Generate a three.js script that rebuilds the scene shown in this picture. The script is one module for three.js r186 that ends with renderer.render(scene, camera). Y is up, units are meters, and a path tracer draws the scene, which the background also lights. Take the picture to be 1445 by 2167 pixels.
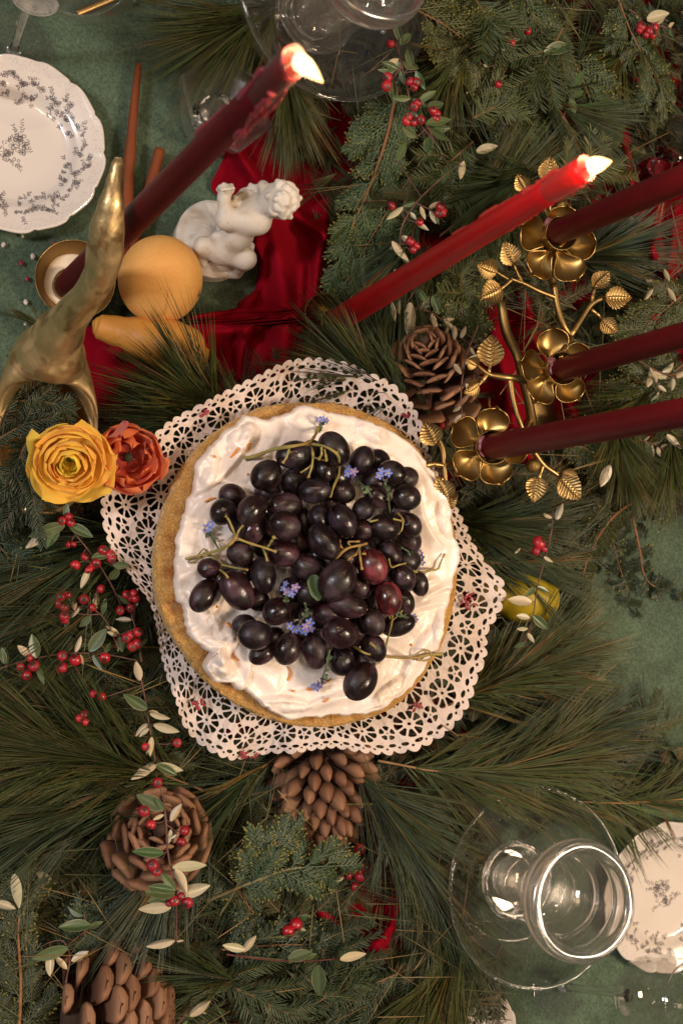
import * as THREE from 'three';
import { MarchingCubes } from 'three/addons/objects/MarchingCubes.js';
import { mergeGeometries, mergeVertices, toCreasedNormals } from 'three/addons/utils/BufferGeometryUtils.js';
import { RectAreaLightUniformsLib } from 'three/addons/lights/RectAreaLightUniformsLib.js';

// ---------- camera: stands over a laid table and looks down, tilted so that the plumb point lies at the left edge of the frame
const IW = 1445, IH = 2167, F = 2323, CAMH = 1.0;
const scene = new THREE.Scene();
const V = (x, y, z) => new THREE.Vector3(x, y, z);
const C = V(0, CAMH, 0);
const nadir = V(10 - IW / 2, 1112 - IH / 2, F).normalize();
const axR = V(Math.sqrt(1 - nadir.x * nadir.x), -nadir.x, 0);
const al = -nadir.y / axR.x;
const axS = V(-axR.y * al, axR.x * al, Math.sqrt(1 - al * al));
const axD = new THREE.Vector3().crossVectors(axR, axS).normalize();
const camera = new THREE.PerspectiveCamera(2 * Math.atan(IH / 2 / F) * 180 / Math.PI, IW / IH, 0.02, 30);
camera.position.copy(C);
camera.quaternion.setFromRotationMatrix(new THREE.Matrix4().makeBasis(axR, axS.clone().negate(), axD.clone().negate()));
camera.focus = 0.9;
camera.userData.fStop = 9;
camera.updateMatrixWorld();

// ---------- light: a cool window to the left, a warm lamp high to the right, a chandelier of small bulbs, and the candles
scene.background = new THREE.Color(0.125, 0.107, 0.09);
RectAreaLightUniformsLib.init();
function area(pos, to, w, h, color, power) {
  const l = new THREE.RectAreaLight(color, power, w, h);
  l.position.copy(pos); l.lookAt(to); scene.add(l);
  return l;
}
area(V(-1.3, 1.65, -0.35), V(0.1, 0.1, 0), 0.3, 0.34, new THREE.Color(0.98, 0.965, 1.0), 68);
area(V(1.25, 1.6, 0.3), V(0.2, 0.1, 0.1), 0.3, 0.3, new THREE.Color(1.0, 0.78, 0.56), 100);
for (const [x, y, z] of [[-0.15, 2.2, -0.75], [0.2, 2.3, -0.95], [0.5, 2.15, -0.8], [0.85, 2.3, 0.35], [-0.5, 2.25, -0.5], [0.3, 2.2, 0.75]]) {
  const p = new THREE.PointLight(new THREE.Color(1, 0.72, 0.46), 0.62, 0, 2);
  p.position.set(x, y, z); p.castShadow = true; scene.add(p);
}
const EXPOSURE = 1.03;

// ---------- helpers
let rs = 1;
const seed = (s) => { if (typeof s === 'string') { let h = 2166136261; for (const c of s) h = Math.imul(h ^ c.charCodeAt(0), 16777619); s = h; } rs = s >>> 0; };
const R = () => { rs = (rs + 0x6D2B79F5) | 0; let t = Math.imul(rs ^ (rs >>> 15), 1 | rs); t = (t + Math.imul(t ^ (t >>> 7), 61 | t)) ^ t; return ((t ^ (t >>> 14)) >>> 0) / 4294967296; };
const rr = (a, b) => a + (b - a) * R();
const gs = () => (R() + R() + R() + R() - 2) * 0.87;
const lerp = (a, b, t) => a + (b - a) * t;
const clamp = (x, a = 0, b = 1) => Math.min(b, Math.max(a, x));
const smooth = (a, b, x) => { const t = clamp((x - a) / (b - a)); return t * t * (3 - 2 * t); };
const hash3 = (x, y, z) => { let h = Math.imul(x, 374761393) + Math.imul(y, 668265263) + Math.imul(z, 2147483647 - 1274126177); h = Math.imul(h ^ (h >>> 13), 1274126177); return ((h ^ (h >>> 16)) >>> 0) / 4294967296; };
function noise(x, y, z = 0) {
  const X = Math.floor(x), Y = Math.floor(y), Z = Math.floor(z);
  let u = x - X, v = y - Y, w = z - Z; u = u * u * (3 - 2 * u); v = v * v * (3 - 2 * v); w = w * w * (3 - 2 * w);
  const f = (a, b, c) => hash3(X + a, Y + b, Z + c);
  return lerp(lerp(lerp(f(0, 0, 0), f(1, 0, 0), u), lerp(f(0, 1, 0), f(1, 1, 0), u), v), lerp(lerp(f(0, 0, 1), f(1, 0, 1), u), lerp(f(0, 1, 1), f(1, 1, 1), u), v), w) * 2 - 1;
}
const fbm = (x, y, z = 0, o = 4) => { let s = 0, a = 0.5; for (let i = 0; i < o; i++) { s += a * noise(x, y, z + i * 7.3); x *= 2.03; y *= 2.03; z *= 2.03; a *= 0.5; } return s; };

// the point where the photograph's pixel (px, py) meets the level y = h, and metres per pixel there
const rayOf = (px, py) => axR.clone().multiplyScalar((px - IW / 2) / F).addScaledVector(axS, (py - IH / 2) / F).add(axD);
function at(px, py, h = 0) { const d = rayOf(px, py); return C.clone().addScaledVector(d, (h - CAMH) / d.y); }
const mpp = (px, py, h = 0) => (h - CAMH) / rayOf(px, py).y / F;
const path = (pts, h0 = 0) => pts.map(([x, y, h]) => at(x, y, h ?? h0));
function spline(pts, n) { const c = new THREE.CatmullRomCurve3(pts, false, 'centripetal'); return c.getPoints(n); }

const perp = (d) => { const a = Math.abs(d.y) < 0.9 ? V(0, 1, 0) : V(1, 0, 0); return a.cross(d).normalize(); };
const quatY = (d) => new THREE.Quaternion().setFromUnitVectors(V(0, 1, 0), d.clone().normalize());
// a turn that takes +y to d and +z as near as it can to n
function quatYZ(d, n) {
  const y = d.clone().normalize(), z = n.clone().addScaledVector(y, -n.dot(y)).normalize(), x = V().crossVectors(y, z);
  return new THREE.Quaternion().setFromRotationMatrix(new THREE.Matrix4().makeBasis(x, y, z));
}

class Buf {
  constructor(col = false, uv = false) { this.p = []; this.i = []; this.c = col ? [] : null; this.u = uv ? [] : null; }
  v(x, y, z, c, u, w) { this.p.push(x, y, z); if (this.c) this.c.push(c[0], c[1], c[2]); if (this.u) this.u.push(u ?? 0, w ?? 0); return this.p.length / 3 - 1; }
  q(a, b, c, d) { this.i.push(a, b, c, a, c, d); }
  t(a, b, c) { this.i.push(a, b, c); }
  // a tube along points with a radius for each; colours may be a function of (k / n)
  tube(pts, rad, sides = 8, { c, cap = true, squash = 1, up, lump } = {}) {
    const n = pts.length, T = [];
    for (let k = 0; k < n; k++) T.push(V().subVectors(pts[Math.min(k + 1, n - 1)], pts[Math.max(k - 1, 0)]).normalize());
    let N = up ? up.clone().addScaledVector(T[0], -up.dot(T[0])).normalize() : perp(T[0]);
    const ring0 = this.p.length / 3; let len = 0;
    for (let k = 0; k < n; k++) {
      N.addScaledVector(T[k], -N.dot(T[k])).normalize();
      const B = V().crossVectors(T[k], N), r = typeof rad === 'function' ? rad(k / (n - 1)) : Array.isArray(rad) ? rad[k] : rad;
      const col = typeof c === 'function' ? c(k / (n - 1)) : c;
      if (k) len += pts[k].distanceTo(pts[k - 1]);
      for (let s = 0; s < sides; s++) {
        const a = s / sides * 2 * Math.PI, rl = lump ? r * lump(k / (n - 1), a) : r, ca = Math.cos(a) * rl * squash, sa = Math.sin(a) * rl;
        this.v(pts[k].x + N.x * ca + B.x * sa, pts[k].y + N.y * ca + B.y * sa, pts[k].z + N.z * ca + B.z * sa, col, a * r, len);
      }
    }
    for (let k = 0; k < n - 1; k++) for (let s = 0; s < sides; s++) { const s2 = (s + 1) % sides, a = ring0 + k * sides, b = a + sides; this.q(a + s, a + s2, b + s2, b + s); }
    if (cap) for (const [k, flip] of [[0, true], [n - 1, false]]) {
      const col = typeof c === 'function' ? c(k / (n - 1)) : c, m = this.v(pts[k].x, pts[k].y, pts[k].z, col), a = ring0 + k * sides;
      for (let s = 0; s < sides; s++) flip ? this.t(m, a + (s + 1) % sides, a + s) : this.t(m, a + s, a + (s + 1) % sides);
    }
    return this;
  }
  // a grid of points f(u, v) -> [x, y, z, colour?, uv?]
  grid(nu, nv, f, wrap = false) {
    const b = this.p.length / 3, w = wrap ? nu : nu + 1;
    for (let j = 0; j <= nv; j++) for (let i = 0; i < w; i++) { const o = f(i / nu, j / nv); this.v(o[0], o[1], o[2], o[3], o[4], o[5]); }
    for (let j = 0; j < nv; j++) for (let i = 0; i < nu; i++) { const i2 = wrap ? (i + 1) % nu : i + 1; this.q(b + j * w + i, b + (j + 1) * w + i, b + (j + 1) * w + i2, b + j * w + i2); }
    return this;
  }
  needle(bx, by, bz, dx, dy, dz, gx, gy, gz, L, w, c) {
    // frame
    let ax = dy, ay = -dx, az = 0; let l = Math.hypot(ax, ay); if (l < 0.1) { ax = 0; ay = dz; az = -dy; l = Math.hypot(ay, az); } ax /= l; ay /= l; az /= l;
    const cx = dy * az - dz * ay, cy = dz * ax - dx * az, cz = dx * ay - dy * ax, b = this.p.length / 3;
    for (let k = 0; k < 4; k++) {
      const t = [0, 0.36, 0.72, 1][k], r = w * [0.8, 1, 0.8, 0.08][k], px = bx + dx * L * t + gx * L * t * t, py = by + dy * L * t + gy * L * t * t, pz = bz + dz * L * t + gz * L * t * t;
      for (let s = 0; s < 3; s++) { const A = [1, -0.5, -0.5][s] * r, B = [0, 0.866, -0.866][s] * r; this.p.push(px + ax * A + cx * B, py + ay * A + cy * B, pz + az * A + cz * B); this.c.push(c[0], c[1], c[2]); }
    }
    for (let k = 0; k < 3; k++) for (let s = 0; s < 3; s++) { const s2 = (s + 1) % 3; this.q(b + k * 3 + s, b + k * 3 + s2, b + k * 3 + 3 + s2, b + k * 3 + 3 + s); }
  }
  geo() {
    const g = new THREE.BufferGeometry();
    g.setAttribute('position', new THREE.BufferAttribute(new Float32Array(this.p), 3));
    if (this.c) g.setAttribute('color', new THREE.BufferAttribute(new Float32Array(this.c), 3));
    if (this.u) g.setAttribute('uv', new THREE.BufferAttribute(new Float32Array(this.u), 2));
    g.setIndex(this.p.length / 3 > 65535 ? new THREE.BufferAttribute(new Uint32Array(this.i), 1) : new THREE.BufferAttribute(new Uint16Array(this.i), 1));
    g.computeVertexNormals();
    return g;
  }
}

const used = new Map();
function numbered(name) { const n = used.get(name) ?? 0; used.set(name, n + 1); return n ? `${name}_${String(n).padStart(3, '0')}` : name; }
const bases = new WeakMap();
function tag(o, label, category, group) { if (label) o.userData.label = label; if (category) o.userData.category = category; if (group) o.userData.group = group; return o; }
function thing(name, label, category, base, group) {
  const g = new THREE.Group(); g.name = numbered(name); g.position.copy(base); scene.add(g); bases.set(g, base.clone());
  return tag(g, label, category, group);
}
// a part built in scene coordinates
function part(name, geo, mat, parent, noShadow) {
  const m = new THREE.Mesh(geo, mat); m.name = name; const b = bases.get(parent);
  if (b) geo.translate(-b.x, -b.y, -b.z);
  bases.set(m, b ?? V(0, 0, 0));
  m.castShadow = !noShadow; m.receiveShadow = true; parent.add(m); return m;
}
// a part with a shared geometry, put at a scene point
function put(name, geo, mat, parent, pos, quat, scale) {
  const m = new THREE.Mesh(geo, mat); m.name = name; const b = bases.get(parent) ?? V(0, 0, 0);
  m.position.copy(pos).sub(b); if (quat) m.quaternion.copy(quat); if (scale) typeof scale === 'number' ? m.scale.setScalar(scale) : m.scale.copy(scale);
  m.castShadow = m.receiveShadow = true; parent.add(m); return m;
}
function solo(name, geo, mat, label, category, base, group) {
  geo.translate(-base.x, -base.y, -base.z);
  const m = new THREE.Mesh(geo, mat); m.name = numbered(name); m.position.copy(base); m.castShadow = m.receiveShadow = true; scene.add(m);
  return tag(m, label, category, group);
}
const rgb = (r, g, b) => new THREE.Color().setRGB(r, g, b);
const std = (c, rough, o = {}) => new THREE.MeshStandardMaterial({ color: rgb(...c), roughness: rough, side: THREE.DoubleSide, ...o });
const phy = (c, rough, o = {}) => new THREE.MeshPhysicalMaterial({ color: rgb(...c), roughness: rough, side: THREE.DoubleSide, ...o });
function tex(n, f, srgb = false, rep = 1) {
  const d = new Uint8Array(n * n * 4);
  for (let j = 0; j < n; j++) for (let i = 0; i < n; i++) { const o = f(i / n, j / n), k = (j * n + i) * 4; if (typeof o === 'number') { d[k] = d[k + 1] = d[k + 2] = clamp(o) * 255; } else { d[k] = clamp(o[0]) * 255; d[k + 1] = clamp(o[1]) * 255; d[k + 2] = clamp(o[2]) * 255; } d[k + 3] = 255; }
  const t = new THREE.DataTexture(d, n, n); t.magFilter = t.minFilter = THREE.LinearFilter; t.wrapS = t.wrapT = THREE.RepeatWrapping; if (srgb) t.colorSpace = THREE.SRGBColorSpace; t.repeat.set(rep, rep); t.needsUpdate = true; return t;
}
// tiling noise
const tn = (u, v, f, s) => { // f cells over the tile
  const x = u * f, y = v * f, X = Math.floor(x), Y = Math.floor(y); let a = x - X, b = y - Y; a = a * a * (3 - 2 * a); b = b * b * (3 - 2 * b);
  const h = (i, j) => hash3(((X + i) % f + f) % f, ((Y + j) % f + f) % f, s);
  return lerp(lerp(h(0, 0), h(1, 0), a), lerp(h(0, 1), h(1, 1), a), b);
};
const tfbm = (u, v, f, s, o = 4) => { let r = 0, a = 0.5; for (let i = 0; i < o; i++) { r += a * tn(u, v, f << i, s + i); a *= 0.5; } return r; };
const grainTex = tex(256, (u, v) => tfbm(u, v, 32, 3, 3));
const withRep = (t, r) => { const c = t.clone(); c.repeat.set(r, r); c.needsUpdate = true; return c; };
const inPoly = (poly, x, y) => { let c = false; for (let i = 0, j = poly.length - 1; i < poly.length; j = i++) { const [a, b] = poly[i], [d, e] = poly[j]; if ((b > y) !== (e > y) && x < (d - a) * (y - b) / (e - b) + a) c = !c; } return c; };
// polar outline: points in the scene -> radius as a smooth function of the angle about c
function polar(pts, c) {
  const a = pts.map((p) => [Math.atan2(p.z - c.z, p.x - c.x), Math.hypot(p.x - c.x, p.z - c.z), p.y]).sort((p, q) => p[0] - q[0]), n = a.length;
  return (th) => {
    th = Math.atan2(Math.sin(th), Math.cos(th)); let k = a.findIndex((p) => p[0] > th); if (k < 0) k = 0;
    const g = (i) => { const w = Math.floor(i / n), p = a[i - w * n]; return [p[0] + w * 2 * Math.PI, p[1], p[2]]; };
    let p = [g(k - 2), g(k - 1), g(k), g(k + 1)]; if (th >= p[2][0]) th -= 2 * Math.PI; if (th < p[1][0]) th += 2 * Math.PI;
    if (th > p[2][0]) th = p[2][0];
    const t = clamp((th - p[1][0]) / (p[2][0] - p[1][0]));
    const cr = (i) => 0.5 * (2 * p[1][i] + (p[2][i] - p[0][i]) * t + (2 * p[0][i] - 5 * p[1][i] + 4 * p[2][i] - p[3][i]) * t * t + (3 * p[1][i] - p[0][i] - 3 * p[2][i] + p[3][i]) * t * t * t);
    return [cr(1), lerp(p[1][2], p[2][2], t)];
  };
}

// ---------- the table: a green velvet cloth, and a red velvet runner lying over it
{
  const mott = tex(512, (u, v) => { const n = tfbm(u, v, 14, 11, 4), g = tn(u, v, 256, 5) * 0.25; const k = 0.66 + 0.3 * (n - 0.5) + g; return [0.4 * k, 0.475 * k, 0.39 * k]; }, true);
  const b = new Buf(false, true);
  b.grid(150, 190, (u, v) => { const x = lerp(-0.75, 1.15, u), z = lerp(-1.15, 1.15, v); return [x, 0.0022 * fbm(x * 7, z * 7, 2) + 0.0012 * fbm(x * 25, z * 19, 4) - 0.001, z, null, x / 0.35, z / 0.35]; });
  const m = phy([1, 1, 1], 0.95, { map: mott, sheen: 1, sheenColor: rgb(0.5, 0.56, 0.42), sheenRoughness: 0.7, bumpMap: withRep(grainTex, 3), bumpScale: 0.0006, specularIntensity: 0.2 });
  const t = new THREE.Mesh(b.geo(), m); t.name = 'tablecloth'; t.userData = { kind: 'structure', label: 'deep green velvet cloth covering the whole table' }; t.receiveShadow = t.castShadow = true; scene.add(t);
  const top = new THREE.Mesh(new THREE.BoxGeometry(1.86, 0.04, 2.26), std([0.12, 0.07, 0.04], 0.6)); top.position.set(0.2, -0.0275, 0); top.name = 'table_top'; top.userData = { kind: 'structure' }; top.castShadow = top.receiveShadow = true; scene.add(top);
}
const piece = (tab) => (y) => { let k = 1; while (k < tab.length - 1 && tab[k][0] < y) k++; const [a, p] = tab[k - 1], [c, q] = tab[k]; return lerp(p, q, smooth(a, c, y)); };
const redVelvet = phy([0.21, 0.0015, 0.009], 0.9, { sheen: 0.3, sheenColor: rgb(0.75, 0.03, 0.06), sheenRoughness: 0.35, bumpMap: withRep(grainTex, 3), bumpScale: 0.0005, specularIntensity: 0.15 });
{
  const Lb = piece([[-150, 720], [250, 500], [300, 478], [400, 446], [430, 470], [560, 548], [610, 540], [650, 500], [672, 380], [690, 180], [715, 160], [760, 168], [810, 160], [1000, 60], [1400, -60], [2350, -60]]);
  const Rb = piece([[-150, 1620], [1000, 1540], [1060, 1330], [1140, 1215], [1300, 1060], [1800, 930], [1960, 880], [2080, 800], [2350, 560]]);
  const ridges = [
    [[[560, 430], [585, 520], [602, 620], [604, 790]], 36, 0.018],
    [[[690, 450], [672, 560], [664, 660], [672, 760]], 17, 0.011],
    [[[490, 300], [545, 385], [630, 455], [730, 530]], 16, 0.011],
    [[[540, 505], [536, 570], [528, 622], [480, 652], [410, 668]], 17, 0.013],
    [[[400, 694], [480, 700], [538, 688]], 17, 0.012],
    [[[425, 715], [455, 750], [470, 790]], 12, 0.009],
    [[[520, 706], [508, 760], [505, 800]], 14, 0.01],
    [[[640, 560], [640, 700]], 10, 0.005],
    [[[700, 580], [715, 680], [720, 780]], 14, 0.009],
    [[[250, 740], [360, 720], [440, 735]], 24, 0.014],
    [[[1020, 600], [1060, 760], [1090, 900], [1180, 1100]], 26, 0.016],
    [[[1110, 620], [1130, 720], [1230, 900]], 22, 0.016],
    [[[1290, 190], [1330, 330], [1350, 480], [1440, 640]], 26, 0.02],
    [[[1400, 330], [1395, 420], [1380, 540]], 18, 0.02],
    [[[1440, 300], [1430, 420], [1420, 560]], 16, 0.018],
    [[[860, 1880], [830, 1960], [760, 2040]], 22, 0.016], [[[680, 1930], [740, 1970], [800, 2000]], 22, 0.014],
  ];
  const h = (x, y) => {
    let s = 0.007 + 0.004 * fbm(x / 130, y / 90, 1);
    for (const [p, w, a] of ridges) {
      let d = 1e9; for (let k = 0; k < p.length - 1; k++) { const [x0, y0] = p[k], [x1, y1] = p[k + 1], L = (x1 - x0) ** 2 + (y1 - y0) ** 2, t = clamp(((x - x0) * (x1 - x0) + (y - y0) * (y1 - y0)) / L); d = Math.min(d, Math.hypot(x - x0 - t * (x1 - x0), y - y0 - t * (y1 - y0))); }
      s += 2.4 * a * Math.exp(-((d / w) ** 2)) * (0.85 + 0.3 * noise(x / 130, y / 130, 8));
    }
    s += 0.0035 * noise(x / 55, y / 120, 3);
    return s;
  };
  const b = new Buf(false, true), ny = 400, nx = 230;
  b.grid(nx, ny, (u, v) => { const y = lerp(-150, 2350, v), l = Lb(y) + 5 * noise(y / 30, 3), r = Rb(y), x = lerp(l, r, u), e = smooth(0, 10, Math.min(x - l, r - x)); const p = at(x, y, lerp(0.0042, h(x, y), e)); return [p.x, p.y, p.z, null, p.x / 0.35, p.z / 0.35]; });
  solo('velvet_runner', b.geo(), redVelvet, 'crimson velvet runner in loose folds under the greenery and figurine', 'runner', at(620, 620, 0));
}

// ---------- china and glass
const plateTex = (() => {
  const cv = document.createElement('canvas'); cv.width = cv.height = 1024; const c = cv.getContext('2d');
  c.fillStyle = '#efe3da'; c.fillRect(0, 0, 1024, 1024); seed('plate');
  const ink = (a) => `rgba(${66 + R() * 26 | 0},${58 + R() * 22 | 0},${60 + R() * 22 | 0},${a})`;
  const bloom = (x, y, r) => { c.strokeStyle = ink(0.75); c.lineWidth = 2.6; for (let k = 0; k < 6; k++) { c.beginPath(); const a = k / 6 * 6.283 + R(), q = r * rr(0.35, 0.6); c.ellipse(x + Math.cos(a) * r * 0.45, y + Math.sin(a) * r * 0.45, q, q * 0.7, a, 0, 6.3); c.stroke(); } c.fillStyle = ink(0.5); c.beginPath(); c.arc(x, y, r * 0.25, 0, 6.3); c.fill(); };
  const leafy = (x, y, a, l, al = 0.6) => { c.fillStyle = ink(al); c.beginPath(); c.ellipse(x + Math.cos(a) * l / 2, y + Math.sin(a) * l / 2, l / 2, l / 5, a, 0, 6.3); c.fill(); };
  const spray = (x, y, a0, n, s) => { let a = a0; for (let k = 0; k < n; k++) { x += Math.cos(a) * s; y += Math.sin(a) * s; a += rr(-0.5, 0.5); leafy(x, y, a + rr(0.5, 1.2), rr(9, 19)); leafy(x, y, a - rr(0.5, 1.2), rr(9, 19)); if (R() < 0.5) { c.fillStyle = ink(0.5); c.beginPath(); c.arc(x + rr(-9, 9), y + rr(-9, 9), rr(1, 3), 0, 6.3); c.fill(); } } };
  for (let i = 0; i < 7; i++) { // sprays of the rim
    const th = i / 7 * 6.283 + 0.2;
    for (let k = 0; k < 15; k++) { const q = th + (k - 7) * 0.05, r = 385 + 22 * Math.sin(k * 0.9) + rr(-14, 14), x = 512 + Math.cos(q) * r, y = 512 + Math.sin(q) * r; if (k % 3 === 0) bloom(x, y, rr(12, 21)); spray(x, y, q + 1.57 + rr(-0.6, 0.6), 5, 10); }
    for (let k = 0; k < 14; k++) { const q = th + rr(-0.33, 0.33), r = rr(290, 360); spray(512 + Math.cos(q) * r, 512 + Math.sin(q) * r, q + Math.PI + rr(-1, 1), 3, 9); }
  }
  for (let i = 0; i < 2600; i++) { const q = R() * 6.283, r = rr(440, 500); c.fillStyle = ink(rr(0.08, 0.3)); c.beginPath(); c.arc(512 + Math.cos(q) * r, 512 + Math.sin(q) * r, rr(0.8, 2.4), 0, 6.3); c.fill(); }
  for (let i = 0; i < 7; i++) bloom(512 + rr(-70, 70), 512 + rr(-60, 60), rr(22, 40));
  for (let i = 0; i < 16; i++) spray(512 + rr(-80, 80), 512 + rr(-80, 80), R() * 6.28, 6, 14);
  const t = new THREE.CanvasTexture(cv); t.colorSpace = THREE.SRGBColorSpace; return t;
})();
function plate(label, px, py, h, rp, turn, group) {
  const c = at(px, py, h), r0 = rp * mpp(px, py, h + 0.015), b = new Buf(false, true);
  const Ro = (a) => r0 * (1 + 0.016 * Math.abs(Math.sin(a * 7)) ** 0.6 + 0.008 * Math.sin(a * 14) - 0.012 * Math.exp(-(((((a * 7 / Math.PI) % 1) + 1) % 1 - 0.02) ** 2) * 160));
  const prof = [[0, 0.003], [0.2, 0.003], [0.45, 0.0032], [0.58, 0.004], [0.64, 0.0065], [0.7, 0.0105], [0.8, 0.013], [0.92, 0.0158], [0.97, 0.0172], [0.99, 0.0172], [1.0, 0.0162], [0.985, 0.0148], [0.9, 0.0128], [0.7, 0.0076], [0.6, 0.0012], [0.55, 0], [0.5, 0.001], [0.2, 0.001], [0, 0.001]];
  b.grid(168, prof.length * 3 - 3, (u, v) => {
    const k = Math.min(v * (prof.length - 1), prof.length - 1.001), i = Math.floor(k), f = k - i, s = lerp(prof[i][0], prof[i + 1][0], f), y = lerp(prof[i][1], prof[i + 1][1], f), a = u * 2 * Math.PI;
    const rad = s < 0.6 ? s * r0 : lerp(s * r0, s * Ro(a), smooth(0.6, 1, s)), bead = s > 0.93 && i < 10 ? 0.0005 * Math.sin(a * 84) : 0;
    return [c.x + Math.cos(a) * rad, c.y + 0.001 + y + bead, c.z + Math.sin(a) * rad, null, 0.5 + Math.cos(a + turn) * s * 0.497, 0.5 + Math.sin(a + turn) * s * 0.497];
  }, true);
  const g = b.geo(); return solo('china_plate', g, chinaMat, label, 'plate', c, group);
}
const chinaMat = phy([0.82, 0.82, 0.82], 0.28, { map: plateTex, clearcoat: 1, clearcoatRoughness: 0.06 });
plate('white scalloped plate with grey flower print, on bare green cloth beside the brass horn', 32, 318, 0.001, 186, 0.4);
plate('scalloped flower-print plate half behind the wide clear glass holder, crossed by pine needles', 1398, 1888, 0.001, 158, 1.6);
plate('white plate mostly buried under dark fir sprigs beside the glass holder', 985, 2175, 0.001, 100, 2.3);

const glassMat = phy([1, 1, 1], 0.015, { transmission: 1, thickness: 0.02, ior: 1.48, attenuationColor: rgb(0.96, 0.93, 0.9), attenuationDistance: 0.2, side: THREE.FrontSide });
const cutGlass = phy([1, 1, 1], 0.01, { transmission: 1, thickness: 0.02, ior: 1.68, attenuationColor: rgb(0.96, 0.93, 0.9), attenuationDistance: 0.2, side: THREE.FrontSide });
const hazyGlass = phy([0.97, 0.95, 0.93], 0.2, { transmission: 1, thickness: 0, ior: 1.85, specularIntensity: 1 });
const softGlass = phy([1, 1, 1], 0.13, { transmission: 1, thickness: 0.02, ior: 1.48, attenuationColor: rgb(0.96, 0.93, 0.9), attenuationDistance: 0.2, side: THREE.FrontSide });
const thinGlass = phy([0.97, 0.96, 0.95], 0.02, { transmission: 1, thickness: 0, ior: 1.85, specularIntensity: 1 });
// a closed outline turned about an axis through a (bottom) along dir
function turned(prof, a, dir, seg = 72, rip) {
  const b = new Buf(), q = quatY(dir), n = prof.length; // closed loop
  b.grid(seg, n, (u, v) => { const k = Math.round(v * n) % n, an = u * 2 * Math.PI, r = Math.max(prof[k][0], 1e-5) * (rip ? 1 + rip(an, prof[k][1]) : 1); const p = V(Math.cos(an) * r, prof[k][1], Math.sin(an) * r).applyQuaternion(q).add(a); return [p.x, p.y, p.z]; }, true);
  const g = mergeVertices((() => { const g = b.geo(); g.deleteAttribute('normal'); return g; })(), 1e-6); g.computeVertexNormals(); return fixOut(g);
}
function fixOut(g) { // make a closed surface face outward
  const p = g.attributes.position, ix = g.index; let vol = 0; const a = V(), b = V(), c = V(), o = V().fromBufferAttribute(p, 0);
  for (let i = 0; i < ix.count; i += 3) { a.fromBufferAttribute(p, ix.getX(i)).sub(o); b.fromBufferAttribute(p, ix.getX(i + 1)).sub(o); c.fromBufferAttribute(p, ix.getX(i + 2)).sub(o); vol += a.dot(b.cross(c)); }
  if (vol < 0) { const A = ix.array; for (let i = 0; i < A.length; i += 3) { const t = A[i + 1]; A[i + 1] = A[i + 2]; A[i + 2] = t; } g.computeVertexNormals(); }
  return g;
}
const curveProf = (pts, n) => new THREE.SplineCurve(pts.map(([x, y]) => new THREE.Vector2(x, y))).getPoints(n).map((p) => [Math.max(p.x, 0), p.y]);
function holder(label, bot, top, hb, ht) { // a wide shallow dish on which a hollow footed cup stands
  const a = at(...bot, hb), t = at(...top, ht), dir = t.clone().sub(a), L = dir.length(), s = 1.04, sa = L / 0.135; dir.normalize();
  const o = thing('glass_candle_holder', label, 'candle holder', a, 'wide glass candle holders');
  const S = (l) => l.map(([x, y]) => [x * s, y * sa]);
  const dish = S([...curveProf([[0, 0.004], [0.03, 0.0045], [0.05, 0.01], [0.068, 0.023], [0.079, 0.042], [0.0835, 0.058]], 26), ...curveProf([[0.0842, 0.0592], [0.0852, 0.058], [0.0815, 0.042], [0.0705, 0.021], [0.052, 0.007], [0.034, 0.0012], [0.02, 0], [0, 0.0008]], 28)]);
  part('dish', turned(dish, a, dir, 96), thinGlass, o);
  const ringOf = (r, y, t) => turned([...Array(14)].map((_, k) => [r * s + Math.cos(k / 14 * 6.283) * t, y * sa + Math.sin(k / 14 * 6.283) * t]), a, dir, 96); part('rolled_rim', ringOf(0.0843, 0.0588, 0.0016), glassMat, o);
  const cup = S([...curveProf([[0, 0.0145], [0.012, 0.016], [0.019, 0.0215], [0.0215, 0.036], [0.0225, 0.05], [0.0255, 0.072], [0.031, 0.095], [0.0345, 0.118], [0.0375, 0.131]], 36), ...curveProf([[0.0388, 0.1345], [0.043, 0.1365], [0.0478, 0.134], [0.0492, 0.127], [0.0478, 0.119], [0.0432, 0.111], [0.037, 0.09], [0.0325, 0.068], [0.0318, 0.05], [0.034, 0.034], [0.0335, 0.022], [0.029, 0.0125], [0.018, 0.0085], [0, 0.008]], 52)]);
  part('cup', turned(cup, a, dir, 96, (an, y) => 0.012 * Math.sin(an * 3 + y * 90) + 0.008 * Math.sin(an * 7 - y * 140)), hazyGlass, o);
  part('thick_collar', turned(S([...Array(20)].map((_, k) => { const q = k / 20 * 6.283; return [0.0432 + Math.cos(q) * 0.0062, 0.1262 + Math.sin(q) * 0.0098]; })), a, dir, 96), softGlass, o);
  part('thick_base', turned(S([...curveProf([[0, 0.0195], [0.01, 0.0188], [0.0175, 0.0155], [0.0205, 0.0125], [0.018, 0.0098], [0, 0.0092]], 24)]), a, dir, 64), glassMat, o);
  part('base_ring', ringOf(0.0325, 0.021, 0.0032), glassMat, o); part('waist_ring', ringOf(0.034, 0.098, 0.0026), glassMat, o); for (const [r, y, t] of [[0.0225, 0.04, 0.0011], [0.0265, 0.076, 0.0012], [0.041, 0.113, 0.0016], [0.0545, 0.0105, 0.0009]]) part('rib', ringOf(r, y, t), glassMat, o);
  return o;
}
holder('wide clear glass candle holder in front of the flower-print plate', [1072, 1856], [1236, 1909], 0.03, 0.168);
holder('wide clear glass candle holder above the leaning lit candle, cut by the frame', [650, 42], [800, -88], 0.05, 0.18);
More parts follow.
